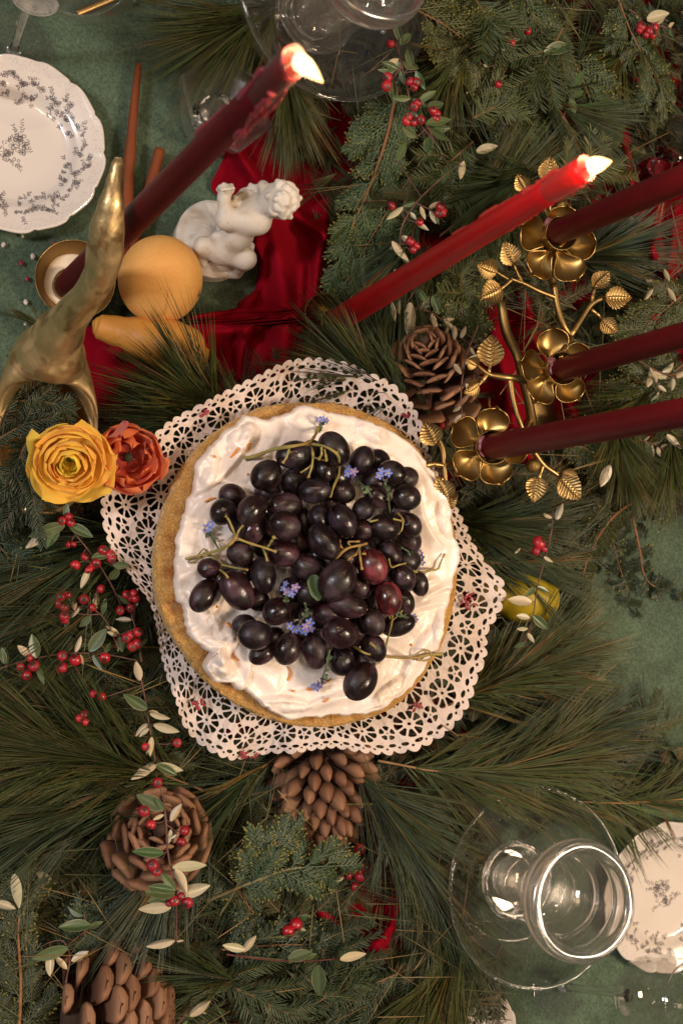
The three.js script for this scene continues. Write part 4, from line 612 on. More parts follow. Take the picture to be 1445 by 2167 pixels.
// candelabra of gilt blossom cups and leaves
{
  const base = at(1110, 850, 0.004), o = thing('gold_candelabra', 'gold candelabra with blossom cups and veined leaves among the greenery', 'candelabra', base);
  const H = 0.145, tb = (pts, r, h = H) => { const m = mpp(pts[0][0], pts[0][1], h), b = new Buf(), S = spline(pts.map(([x, y, z]) => at(x, y, z ?? h)), 18), ph = pts[0][0]; b.tube(S, (t) => (Array.isArray(r) ? lerp(r[0], r[1], t) : r) * m * (1 + 0.12 * noise(t * 8, ph)), 10); part('branch', b.geo(), satinGold, o); };
  tb([[1172, 600], [1178, 645], [1192, 690], [1206, 712], [1190, 745, .155], [1175, 775, .15]], [8, 7]); tb([[1206, 710], [1232, 670], [1252, 642], [1272, 632], [1284, 630]], [7, 5]); tb([[1250, 645], [1254, 622], [1258, 606]], [5, 4]); tb([[1250, 655], [1266, 668], [1276, 680]], [5, 4]);
  tb([[1176, 630], [1140, 616], [1108, 600], [1080, 590]], [6, 4]); tb([[1105, 600], [1096, 580], [1086, 558]], [5, 4]); tb([[1082, 592], [1066, 606], [1058, 612]], [4, 3.5]); tb([[1074, 590], [1056, 580], [1048, 574]], [4, 3.5]);
  tb([[1060, 640, .1], [1070, 700, .1], [1092, 748, .1], [1106, 800, .1], [1120, 860, .09], [1128, 920, .07], [1118, 880, .01]], [10, 10], 0.1); tb([[1112, 806, .12], [1085, 800], [1050, 796], [1030, 790], [1006, 770]], [9, 4]); tb([[1034, 790], [1036, 772]], [4, 4]); tb([[1030, 792], [1018, 808], [1012, 814]], [5, 4]);
  tb([[1078, 802], [1086, 850], [1098, 890], [1110, 918]], [7, 5]); tb([[1170, 610, .14], [1165, 570, .15], [1170, 530, .15]], [8, 8]); tb([[1128, 955], [1150, 984], [1172, 1000], [1186, 1010]], [7, 5]); tb([[1148, 985], [1142, 1005], [1138, 1020]], [5, 4]); tb([[1176, 1000], [1192, 1000]], [4, 4]); tb([[1120, 870, .06], [1115, 910, .1], [1060, 945, .14]], [9, 8]);
  tb([[905, 900], [935, 945], [940, 985], [944, 1030], [948, 1060]], [7, 4]); tb([[938, 985], [915, 982], [900, 985]], [6, 6]); tb([[938, 985], [985, 970, .14], [1020, 950, .13]], [6, 8]); tb([[1172, 505, .13], [1150, 440, .12], [1120, 405, .12], [1112, 398, .12]], [6, 4]); tb([[1165, 450, .12], [1160, 410, .12], [1158, 388, .12]], [5, 4]);
  { const b = new Buf(); b.grid(40, 4, (u, v) => { const a = u * 6.283, r = [0, 0.03, 0.042, 0.045, 0.045][Math.round(v * 4)], y = [0.012, 0.01, 0.006, 0.003, 0][Math.round(v * 4)]; return [base.x + Math.cos(a) * r, base.y + y, base.z + Math.sin(a) * r]; }, true); part('foot', b.geo(), satinGold, o); }
  const leafG = [0, 1].map((s) => { const b = new Buf(); b.grid(16, 40, (u, v) => { const x = (u - 0.5) * 2, w = 0.42 * Math.sin(Math.PI * Math.pow(0.03 + 0.97 * v, 0.8)) * (1 + 0.05 * Math.sin(v * 50)), vein = 0.035 * Math.sin((v * 9 - Math.abs(x) * 1.7) * 6.283) * Math.min(1, Math.abs(x) * 5) * (1 - x * x * 0.7), mid = 0.05 * Math.exp(-((x / 0.12) ** 2)); return [x * w, v, vein + mid + 0.16 * x * x * w - 0.16 * (v - 0.35) ** 2 * (s ? 1.6 : -0.4)]; }); return b.geo(); });
  const leaf = (x, y, x2, y2, h = 0.155, s = 0, tw = 0) => { const a = at(x, y, h), e = at(x2, y2, h + 0.006), d = e.clone().sub(a), L = d.length(), n = C.clone().sub(a).normalize().add(V(tw, 0, tw * 0.6)); put('leaf', leafG[s], satinGold, o, a, quatYZ(d, n), L); };
  leaf(1112, 402, 1092, 368, .13, 0); leaf(1157, 386, 1166, 330, .13, 1); leaf(1050, 576, 1008, 560, .15, 0); leaf(1060, 610, 1014, 632, .15, 0); leaf(1088, 560, 1066, 512, .15, 1, .3); leaf(1256, 608, 1290, 572, .15, 1, -.3); leaf(1280, 630, 1336, 630, .15, 0); leaf(1272, 678, 1306, 704, .15, 1, .3); leaf(1036, 775, 1040, 706, .15, 0); leaf(1014, 812, 985, 832, .15, 1, .4); leaf(1008, 774, 985, 760, .15, 0); leaf(922, 940, 896, 890, .15, 0); leaf(948, 1058, 925, 1010, .15, 1); leaf(944, 1040, 960, 1078, .14, 0); leaf(1140, 1010, 1128, 1062, .15, 1); leaf(1190, 1000, 1225, 1016, .15, 0); leaf(1186, 1012, 1228, 1058, .15, 0);
  // blossoms: cupped petals round a small ring that takes the candle
  const pw = (v) => (0.16 + 0.84 * smooth(0, 0.6, v)) * Math.sqrt(Math.max(0.015, 1 - Math.max(0, (v - 0.62) / 0.385) ** 2.4));
  const petalG = [0, 1, 2].map((s) => { const b = new Buf(); b.grid(14, 12, (u, v) => { const x = (u - 0.5) * 2, ww = 0.43 * pw(v), y = v - 0.06 * x * x * v, bowl = 0.34 * (x * x * 0.5 + (v - 0.42) ** 2 * 1.5) - 0.13; return [x * ww, y * 0.98, bowl + 0.02 * Math.sin(u * 5 + s * 2)]; }); const g = b.geo(); return g; });
  const edgeG = (() => { const b = new Buf(), q = []; for (let k = 0; k <= 30; k++) { const t = k / 30, u = t < 0.35 ? 0 : t > 0.65 ? 1 : (t - 0.35) / 0.3, v = t < 0.35 ? 0.15 + 0.85 * t / 0.35 : t > 0.65 ? 1 - 0.85 * (t - 0.65) / 0.35 : 1, x = (u - 0.5) * 2, ww = 0.43 * pw(v); q.push(V(x * ww, (v - 0.06 * x * x * v) * 0.98, 0.34 * (x * x * 0.5 + (v - 0.42) ** 2 * 1.5) - 0.13)); } b.tube(q, 0.026, 6); return b.geo(); })();
  const blossom = (x, y, h, rp, turn, lean, cx, cy, ch) => {
    const p = at(x, y, h), R0 = rp * mpp(x, y, h + 0.008), up = V(lean[0], 1, lean[1]).normalize(), e1 = perp(up), e2 = V().crossVectors(up, e1); seed('bl' + x);
    for (let k = 0; k < 5; k++) { const a = turn + k / 5 * 6.283 + rr(-0.08, 0.08), d = e1.clone().multiplyScalar(Math.cos(a)).addScaledVector(e2, Math.sin(a)), L = R0 * rr(1.0, 1.1), st = p.clone().addScaledVector(d, R0 * 0.16), dir = d.clone().addScaledVector(up, rr(0.1, 0.28)).normalize(), Q = quatYZ(dir, up), m = put('petal', petalG[k % 3], gold, o, st, Q, L); put('petal_edge', edgeG, gold, m, V(0, 0, 0).add(bases.get(m) ?? V(0, 0, 0)), null, 1); }
    const c0 = at(cx, cy, ch); part('candle_ring', turned([[0.0115, 0], [0.0145, 0.003], [0.0138, 0.009], [0.0148, 0.014], [0.0135, 0.0145], [0.0122, 0.011], [0.011, 0]], c0.clone().add(V(0, -0.006, 0)), up, 36), gold, o);
    const wb = new Buf(); for (let k = 0; k < 5; k++) { const q = c0.clone().add(V(-0.009 + gs() * 0.004, 0.004 + gs() * 0.001, gs() * 0.008)); wb.grid(10, 6, (u, v) => { const a = u * 6.283, ph = v * Math.PI, r = 0.0042 * (1 + 0.3 * noise(u * 4, v * 4, k)); return [q.x + Math.sin(ph) * Math.cos(a) * r, q.y + Math.cos(ph) * r * 0.7, q.z + Math.sin(ph) * Math.sin(a) * r]; }, true); } part('spilt_wax', wb.geo(), phy([0.36, 0.13, 0.15], 0.45), o);
  };
  blossom(1172, 522, 0.158, 78, 0.5, [-0.1, 0.12], 1182, 494, 0.166); blossom(1168, 784, 0.15, 75, 0.75, [-0.15, 0], 1186, 782, 0.156); blossom(1026, 946, 0.15, 77, 0.35, [-0.18, 0.05], 1040, 946, 0.156);
  for (const [x, y] of [[1190, 438], [1128, 985]]) { const k = new THREE.SphereGeometry(0.0062, 16, 12); put('bud', k, gold, o, at(x, y, 0.15)); }
}

// ---------- fruit
const pores = tex(256, (u, v) => 0.7 * tn(u, v, 64, 2) + 0.3 * tn(u, v, 128, 4));
const peel = tex(512, (u, v) => { const n = tfbm(u, v, 4, 17, 5), s = tn(u, v, 200, 3) > 0.94 ? 0.12 : 0; return [0.97 - 0.05 * n - s, 0.75 - 0.1 * n - s, 0.42 - 0.06 * n]; }, true);
{
  const m = mpp(340, 592, 0.06), r = 94 * m, c = at(340, 592, r + 0.006), b = new Buf(false, true), nv = at(418, 622, r * 1.35).sub(c).normalize(), q = quatY(nv);
  b.grid(72, 48, (u, v) => { const a = u * 6.283, ph = v * Math.PI; let k = r * (1 + 0.012 * fbm(Math.cos(a) * 1.5, Math.sin(a) * 1.5, Math.cos(ph) * 1.5)); if (ph < 0.22) k -= r * 0.06 * (1 - ph / 0.22) ** 2; const p = V(Math.sin(ph) * Math.cos(a) * k, Math.cos(ph) * k * 0.95, Math.sin(ph) * Math.sin(a) * k).applyQuaternion(q).add(c); return [p.x, p.y, p.z, null, u * 2, v]; }, true);
  const o = thing('grapefruit', 'round orange-yellow grapefruit leaning against the white figurine', 'fruit', c.clone().setY(0.006));
  part('peel', b.geo(), phy([1, 1, 1], 0.5, { map: peel, bumpMap: withRep(pores, 4), bumpScale: 0.0006, specularIntensity: 0.6 }), o);
  put('navel', new THREE.SphereGeometry(0.0022, 10, 8), std([0.12, 0.06, 0.02], 0.9), o, c.clone().addScaledVector(nv, r * 0.9));
}
function lathed(name, label, cat, pts, mat, group) { // fruit along a bent axis: [x, y, h, radius px]
  const P = spline(pts.map(([x, y, h]) => at(x, y, h)), 50), b = new Buf(false, true), rad = (t) => { const f = t * (pts.length - 1), i = Math.min(Math.floor(f), pts.length - 2), k = f - i, e = k * k * (3 - 2 * k); return Math.max(0.0004, lerp(pts[i][3], pts[i + 1][3], e) * mpp(pts[i][0], pts[i][1], pts[i][2])); };
  b.tube(P, rad, 40, { lump: (t, a) => 1 + 0.025 * fbm(Math.cos(a) * 1.4, Math.sin(a) * 1.4, t * 3) }); const g = b.geo(); return solo(name, g, mat, label, cat, P[0].clone(), group);
}
const pearSkin = phy([1, 1, 1], 0.5, { map: tex(512, (u, v) => { const n = tfbm(u, v, 4, 41, 5), s = smooth(0.5, 0.75, tfbm(u, v, 14, 7, 3)); return [0.84 - 0.22 * s - 0.14 * n, 0.6 - 0.26 * s - 0.14 * n, 0.24 - 0.1 * s]; }, true), specularIntensity: 0.6, bumpMap: withRep(pores, 4), bumpScale: 0.0004 });
lathed('pear', 'long russet pear lying under pine needles below the grapefruit', 'fruit', [[195, 688, .03, 1], [197, 688, .03, 10], [202, 689, .03, 18], [213, 692, .03, 27], [250, 702, .031, 33], [300, 716, .036, 45], [350, 733, .042, 60], [393, 752, .045, 60], [424, 766, .044, 40], [438, 772, .043, 4]], pearSkin);
lathed('mango', 'yellow-green mango beyond the doily with a leafy twig across it', 'fruit', [[1176, 1275, .035, 2], [1172, 1274, .035, 24], [1160, 1272, .035, 42], [1130, 1266, .035, 55], [1095, 1260, .033, 57], [1060, 1252, .03, 44], [1038, 1246, .03, 24], [1032, 1244, .03, 2]], phy([1, 1, 1], 0.42, { map: tex(256, (u, v) => { const n = tfbm(u, v, 5, 5, 4); return [0.66 - 0.12 * n, 0.58 - 0.14 * n, 0.12]; }, true), specularIntensity: 0.5 }));
// cinnamon sticks: rolled bark
const barkMap = tex(256, (u, v) => { const n = tfbm(u, v * 0.5, 12, 33, 4); return [0.42 + 0.22 * n, 0.19 + 0.13 * n, 0.04 + 0.05 * n]; }, true);
const cinnMat = std([1, 1, 1], 0.75, { map: barkMap, bumpMap: withRep(grainTex, 6), bumpScale: 0.0008 });
function stick(label, pts, r0, r1) { seed(label); const P = spline(path(pts), 26), m = mpp(pts[0][0], pts[0][1], 0.01), b = new Buf(false, true), ph = R() * 9; b.tube(P, (t) => lerp(r0, r1, t) * m * (1 + 0.1 * noise(t * 9, ph) + (noise(t * 26, ph) > 0.55 ? 0.12 : 0)), 14, { lump: (t, a) => 1 - 0.35 * Math.exp(-((Math.sin((a - 4.6) / 2) / 0.12) ** 2)) + 0.05 * noise(a * 3, t * 20) }); solo('cinnamon_stick', b.geo(), cinnMat, label, 'cinnamon stick', P[0].clone()); }
stick('long thin cinnamon stick from the upper green cloth down behind the brass horn', [[294, 136, .012], [287, 200, .012], [276, 320, .012], [268, 430, .012], [258, 560, .012]], 7, 15);
stick('short cinnamon stick poking out from under the hexagonal glass dish', [[339, 316, .01], [325, 370, .01], [300, 460, .01], [255, 600, .01]], 11, 12);

// ---------- marble figurine of a curly-haired child seated on a rough round base
{
  const o = thing('putto_figurine', 'white marble figurine of a curly-haired child leaning on red velvet', 'figurine', at(450, 515, 0.004));
  const J = (x, y, h) => at(x, y, h), caps = [], cap = (a, b, ra, rb, sm = 0.006) => caps.push([a, b, ra, rb ?? ra, sm]);
  const mp = (px) => px * 0.00039;
  const pel = J(478, 522, .052), belly = J(500, 500, .066), chest = J(528, 462, .084), neck = J(562, 438, .096), head = J(590, 424, .106), crown = J(598, 424, .112);
  cap(pel, belly, mp(33), mp(31)); cap(belly, chest, mp(31), mp(33)); cap(chest, neck, mp(28), mp(20)); cap(neck, head, mp(22), mp(34)); cap(head, crown, mp(36), mp(33));
  const sh = J(548, 470, .088), el = J(478, 466, .085), wr = J(474, 420, .094), pm = J(476, 402, .098); cap(chest, sh, mp(26), mp(22)); cap(sh, el, mp(24), mp(19)); cap(el, wr, mp(19), mp(13)); cap(wr, pm, mp(13), mp(15), 0.003);
  for (let k = 0; k < 4; k++) { const f0 = J(462 + k * 9, 401, .099), f1 = J(466 + k * 8, 396 - (k === 1 ? 4 : 0) - k, .104), f2 = J(470 + k * 8, 402 - k, .108); cap(f0, f1, mp(5.2), mp(4.6), 0.0014); cap(f1, f2, mp(4.6), mp(4), 0.0012); }
  cap(J(484, 412, .096), J(492, 404, .1), mp(5.5), mp(4.6), 0.0015);
  // other arm folded across with a garland of small blossoms, drapery and bent legs
  const sh2 = J(540, 430, .086), el2 = J(520, 415, .08), wr2 = J(550, 405, .085); cap(chest, sh2, mp(24), mp(20)); cap(sh2, el2, mp(18), mp(15)); cap(el2, wr2, mp(14), mp(12));
  seed('garland'); for (const [x, y] of [[492, 432], [500, 420], [508, 414], [518, 406], [526, 404], [534, 398], [545, 396], [506, 428], [560, 392]]) for (let k = 0; k < 3; k++) { const q = J(x + gs() * 4, y + gs() * 4, .083 + R() * 0.008); cap(q, q.clone().add(V(0.001, 0.001, 0)), mp(rr(5, 8)), mp(4), 0.0016); }
  const hip = J(470, 530, .045), knee = J(520, 548, .055), foot = J(500, 575, .022); cap(pel, hip, mp(36), mp(30)); cap(hip, knee, mp(28), mp(22)); cap(knee, foot, mp(21), mp(13)); cap(foot, J(478, 582, .018), mp(13), mp(9));
  const knee2 = J(430, 520, .05), foot2 = J(428, 545, .035); cap(hip, knee2, mp(25), mp(18)); cap(knee2, foot2, mp(17), mp(12)); cap(foot2, J(432, 560, .034), mp(11), mp(7), 0.003);
  for (const [x0, y0, x1, y1, h0, h1, w] of [[455, 500, 440, 540, .062, .034, 9], [470, 545, 520, 530, .05, .056, 8], [440, 545, 480, 565, .03, .026, 10], [505, 520, 530, 505, .06, .06, 9], [440, 560, 520, 560, .02, .028, 14], [520, 560, 530, 520, .03, .045, 12], [465, 498, 450, 520, .064, .05, 7], [480, 560, 445, 575, .03, .018, 9]]) cap(J(x0, y0, h0), J(x1, y1, h1), mp(w), mp(w * 0.8), 0.004);
  seed('curls'); for (let k = 0; k < 46; k++) { const d = V(gs(), gs() * 0.8 + 0.3, gs()).normalize(); if (d.dot(V(-0.55, -0.3, 0.2)) > 0.45) continue; const q = crown.clone().lerp(head, 0.4).addScaledVector(d, mp(37)); cap(q, q.clone().add(V(gs(), gs(), gs()).multiplyScalar(0.0025)), mp(7), mp(6), 0.0022); }
  // face: nose, cheeks, ear
  const fd = J(560, 398, .1).sub(head).normalize(); const fs = J(600, 395, .1).sub(head).normalize(); void fs;
  const fc = head.clone().addScaledVector(fd, mp(34)); cap(fc, fc.clone().add(V(-0.001, -0.001, -0.001)), mp(6), mp(4), 0.002); for (const s of [-1, 1]) { const e = head.clone().addScaledVector(fd, mp(26)).add(V(0.006 * s, 0, 0.005 * s)); cap(e, e, mp(13), mp(12), 0.004); } cap(J(566, 404, .1), J(570, 402, .1), mp(9), mp(8), 0.002);
  const field = (x, y, z) => { let d = 1; for (const [a, b, ra, rb, k] of caps) { const abx = b.x - a.x, aby = b.y - a.y, abz = b.z - a.z, L = abx * abx + aby * aby + abz * abz || 1e-9, t = clamp(((x - a.x) * abx + (y - a.y) * aby + (z - a.z) * abz) / L), e = Math.hypot(x - a.x - abx * t, y - a.y - aby * t, z - a.z - abz * t) - lerp(ra, rb, t); const h = clamp(0.5 + 0.5 * (d - e) / k); d = lerp(d, e, h) - k * h * (1 - h); } return d; };
  const box = new THREE.Box3(); for (const [a, b, ra] of caps) { box.expandByPoint(a.clone().addScalar(-ra)); box.expandByPoint(b.clone().addScalar(ra)); box.expandByPoint(a.clone().addScalar(ra)); box.expandByPoint(b.clone().addScalar(-ra)); }
  const cen = box.getCenter(V()), half = Math.max(...box.getSize(V()).toArray()) / 2 + 0.004, RES = 104, mc = new MarchingCubes(RES, new THREE.MeshStandardMaterial(), false, false, 400000);
  for (let k = 0; k < RES; k++) for (let j = 0; j < RES; j++) for (let i = 0; i < RES; i++) { const s = (q) => (q - RES / 2) / (RES / 2) * half; mc.field[i + j * RES + k * RES * RES] = -field(cen.x + s(i), cen.y + s(j), cen.z + s(k)) * 100; }
  mc.isolation = 0; mc.update(); const n = mc.count, pos = new Float32Array(n * 3); for (let i = 0; i < n; i++) for (let q = 0; q < 3; q++) pos[i * 3 + q] = mc.positionArray[i * 3 + q] * half + cen.getComponent(q);
  let g = new THREE.BufferGeometry(); g.setAttribute('position', new THREE.BufferAttribute(pos, 3)); g = mergeVertices(g, 1e-5); g.computeVertexNormals();
  const marble = phy([0.66, 0.6, 0.53], 0.5, { specularIntensity: 0.5, vertexColors: true });
  const tint = (q) => { const p = q.attributes.position, c = new Float32Array(p.count * 3); for (let i = 0; i < p.count; i++) { const x = p.getX(i), y = p.getY(i), z = p.getZ(i), n = smooth(0.0, 0.5, fbm(x * 55, y * 55, z * 55, 4)), sp = noise(x * 700, y * 700, z * 700) > 0.72 ? 0.75 : 1; c[i * 3] = sp * (1 - 0.2 * n); c[i * 3 + 1] = sp * (1 - 0.27 * n); c[i * 3 + 2] = sp * (1 - 0.36 * n); } q.setAttribute('color', new THREE.BufferAttribute(c, 3)); return q; };
  part('body', tint(g), marble, o);
  const b = new Buf(); const c = at(446, 516, 0.004), r = 84 * mpp(446, 516, 0.015); b.grid(64, 12, (u, v) => { const a = u * 6.283, q = v < 0.3 ? [r * 0.97, 0.02 * v / 0.3] : [r * lerp(1, 0.0, (v - 0.3) / 0.7), 0.019 + 0.014 * smooth(0.3, 0.9, v)], w = 1 + 0.04 * fbm(Math.cos(a) * 2, Math.sin(a) * 2, v * 3); return [c.x + Math.cos(a) * q[0] * w, c.y + q[1] + 0.007 * fbm(Math.cos(a) * q[0] * 90, Math.sin(a) * q[0] * 90, 2) * (v > 0.3 ? 1 : 0), c.z + Math.sin(a) * q[0] * w]; }, true);
  part('base', tint(b.geo()), marble, o);
}

// ---------- flowers on the horn
// a petal: a patch on a surface of revolution about the flower's axis
function petalGeo(prof, half, { ruffle = 0.03, tipPow = 0.5, n = 20, m = 18, s = 1, notch = 0, curl = 0, col } = {}) {
  const b = new Buf(!!col); b.grid(n, m, (u, v) => { const f = v * (prof.length - 1), i = Math.min(Math.floor(f), prof.length - 2), k = f - i, e = k * k * (3 - 2 * k) * 0.4 + k * 0.6; let r = lerp(prof[i][0], prof[i + 1][0], e), y = lerp(prof[i][1], prof[i + 1][1], e); const x = (u - 0.5) * 2, w = half * (0.3 + 0.7 * smooth(0, 0.5, v)) * Math.sqrt(Math.max(0.02, 1 - Math.max(0, (v - 0.5) / 0.505) ** 3)), nz = noise(u * 3 + s * 7, v * 3, s) ; r *= 1 + ruffle * nz * v + curl * x * x * v; y += ruffle * 0.5 * prof[prof.length - 1][0] * noise(u * 4 + s, v * 3 + 5, s) * v - notch * Math.abs(x) ** 3 * v - 0.16 * prof[prof.length - 1][0] * x * x * v * v; return [Math.cos(x * w) * r, y, Math.sin(x * w) * r, col ? col(u, v) : undefined]; }); return b.geo();
}
{
  const fl = (name, label, px, py, h, rp, axis) => { const c = at(px, py, h), o = thing(name, label, 'flower', c); return [o, c, rp * mpp(px, py, h + 0.01), quatY(axis.normalize())]; };
  { // ranunculus
    seed('ranunculus'); const [o, c, r, Q] = fl('ranunculus_flower', 'yellow ranunculus flower with tightly layered petals on the brass horn mouth', 148, 970, 0.14, 92, C.clone().sub(at(148, 970, .14)).normalize().add(V(0.02, 0.0, 0.42)));
    const yel = (k) => [0.9 + 0.05 * k, 0.62 - 0.06 * k, 0.06], mats = [0, 1, 2, 3].map((k) => phy(yel(k * 0.4), 0.85, { transmission: 0.42, thickness: 0, bumpMap: withRep(grainTex, 2), bumpScale: 0.0002 })), inner = std([0.76, 0.54, 0.05], 0.62);
    const ring = (n, pr, half, opt, off, jit, mat) => { for (let k = 0; k < n; k++) { const s = R() * 50, sc = 1 + gs() * jit * 1.7, p = pr.map(([a, y]) => [a * r * sc, y * r * sc]); put('petal', petalGeo(p, half * 1.3 * (1 + gs() * 0.1), { ...opt, s }), mat ?? mats[Math.floor(R() * 4)], o, c, Q.clone().multiply(new THREE.Quaternion().setFromAxisAngle(V(0, 1, 0), off + k / n * 6.283 + gs() * 0.4)).multiply(new THREE.Quaternion().setFromAxisAngle(V(0, 0, 1), gs() * 0.13))); } };
    ring(6, [[0.1, -0.15], [0.45, -0.12], [0.75, 0.02], [0.96, 0.16], [1.03, 0.2]], 0.62, { ruffle: 0.22, curl: -0.06 }, 0.3, 0.07);
    ring(6, [[0.1, -0.1], [0.44, -0.05], [0.7, 0.12], [0.86, 0.3], [0.88, 0.38]], 0.66, { ruffle: 0.18, curl: -0.05 }, 0.8, 0.06);
    ring(7, [[0.1, -0.05], [0.42, 0.02], [0.62, 0.18], [0.71, 0.36], [0.68, 0.47]], 0.68, { ruffle: 0.12 }, 0.1, 0.05);
    ring(7, [[0.1, 0], [0.38, 0.06], [0.54, 0.22], [0.59, 0.4], [0.54, 0.52]], 0.7, { ruffle: 0.12 }, 0.5, 0.04);
    ring(7, [[0.1, 0.02], [0.33, 0.08], [0.45, 0.24], [0.48, 0.42], [0.43, 0.55]], 0.72, { ruffle: 0.12 }, 0.2, 0.04);
    ring(6, [[0.08, 0.03], [0.27, 0.1], [0.36, 0.26], [0.38, 0.42], [0.33, 0.55]], 0.74, { ruffle: 0.12 }, 0.7, 0.04);
    ring(5, [[0.06, 0.04], [0.2, 0.1], [0.27, 0.26], [0.28, 0.4], [0.23, 0.5]], 0.8, { ruffle: 0.08 }, 0.3, 0.05, inner);
    ring(4, [[0.04, 0.04], [0.12, 0.1], [0.17, 0.22], [0.17, 0.34], [0.12, 0.42]], 0.8, { ruffle: 0.1 }, 0.9, 0.05, inner);
    put('flower_heart', new THREE.SphereGeometry(r * 0.1, 14, 10), std([0.1, 0.1, 0.02], 0.9), o, c.clone().add(V(0, r * 0.12, 0)));
  }
  { // orange tulip
    seed('tulip'); const [o, c, r, Q] = fl('orange_tulip', 'open orange-red double tulip behind the yellow flower, touching the doily', 274, 970, 0.128, 78, C.clone().sub(at(270, 968, .12)).normalize().add(V(0.14, 0.05, 0.12)));
    const col = (u, v) => { const e = Math.abs(u - 0.5) * 2, k = smooth(0.45, 1, Math.max(v * 0.9, e * 0.8)); return [lerp(0.6, 0.8, k), lerp(0.05, 0.22, k), lerp(0.015, 0.05, k)]; }, m = phy([1, 1, 1], 0.8, { vertexColors: true, transmission: 0.35, thickness: 0 }), red = (u, v) => [0.36 + 0.1 * v, 0.02 + 0.03 * v, 0.014];
    const ring = (n, pr, half, opt, off, cf) => { for (let k = 0; k < n; k++) { const sc = 1 + gs() * 0.08, p = pr.map(([a, y]) => [a * r * sc, y * r * sc]); put('petal', petalGeo(p, half * 1.35, { ...opt, s: R() * 40, col: cf }), m, o, c, Q.clone().multiply(new THREE.Quaternion().setFromAxisAngle(V(0, 1, 0), off + k / n * 6.283 + gs() * 0.15))); } };
    ring(5, [[0.08, -0.5], [0.45, -0.4], [0.78, -0.05], [0.92, 0.35], [0.84, 0.62]], 0.62, { ruffle: 0.22 }, 0.2, col); ring(5, [[0.08, -0.45], [0.4, -0.35], [0.68, -0.05], [0.79, 0.3], [0.68, 0.55]], 0.6, { ruffle: 0.26 }, 0.8, col); ring(6, [[0.08, -0.45], [0.36, -0.35], [0.55, -0.05], [0.6, 0.12], [0.42, 0.24]], 0.4, { ruffle: 0.4 }, 0.4, col); ring(5, [[0.06, -0.42], [0.28, -0.34], [0.4, -0.12], [0.36, 0.06]], 0.4, { ruffle: 0.15 }, 0.1, red);
    const wp = at(228, 908, .15); put('petal', petalGeo([[0.05 * r, -0.3 * r], [0.3 * r, -0.1 * r], [0.42 * r, 0.25 * r], [0.4 * r, 0.42 * r]], 0.5, { ruffle: 0.2, s: 4, col: (u, v) => [0.58, 0.2 - 0.08 * v, 0.11] }), m, o, wp, quatY(V(0.4, 0.6, -0.8).normalize()));
    put('flower_heart', new THREE.SphereGeometry(r * 0.14, 12, 10), std([0.03, 0.03, 0.015], 0.9), o, c.clone().addScaledVector(V(0, 1, 0).applyQuaternion(Q), -r * 0.25));
  }
}
// crumbs of red and pale wax on the table by the brass dish
{ seed('crumbs'); const red = phy([0.3, 0.01, 0.02], 0.45), pale = phy([0.6, 0.5, 0.44], 0.45);
  for (const [x, y, p] of [[45, 556], [58, 590], [100, 572], [8, 518, 1], [54, 685, 1], [42, 735], [24, 755], [48, 500, 1], [70, 542, 1], [130, 690, 1], [115, 515], [55, 640, 1]]) { const a = at(x, y, 0.0035), b = new Buf(), r = rr(0.0011, 0.0022), st = R() * 6; b.grid(6, 4, (u, v) => { const t = u * 6.283, ph = v * Math.PI, k = r * (1 + 0.5 * noise(Math.cos(t) * 2 + st, Math.sin(t) * 2, v * 3)); return [a.x + Math.sin(ph) * Math.cos(t) * k, a.y + Math.cos(ph) * k * 0.45, a.z + Math.sin(ph) * Math.sin(t) * k * 1.5]; }, true); solo('wax_crumb', b.geo(), p ? pale : red, p ? 'pale wax crumb scattered on green velvet near the brass dish' : 'red wax crumb scattered on green velvet near the brass dish', 'wax crumb', a.clone(), p ? 'pale wax crumbs' : 'red wax crumbs'); } }

// ---------- greenery
const greenMat = std([1, 1, 1], 0.42, { vertexColors: true }), twigMat = std([1, 1, 1], 0.85, { vertexColors: true });
const tone = (base, j = 0.3) => { const k = 1 + gs() * j, w = gs() * 0.15; return [base[0] * k * (1 + w) * 0.73, base[1] * k * 0.75, base[2] * k * (1 - w) * 0.66]; };
const PINE = { deep: [0.06, 0.08, 0.034], blue: [0.07, 0.09, 0.055], olive: [0.1, 0.108, 0.034], straw: [0.22, 0.14, 0.05] };
const stemPt = (S, t) => { const f = clamp(t) * (S.length - 1), i = Math.min(Math.floor(f), S.length - 2); return [S[i].clone().lerp(S[i + 1], f - i), S[i + 1].clone().sub(S[i]).normalize()]; };
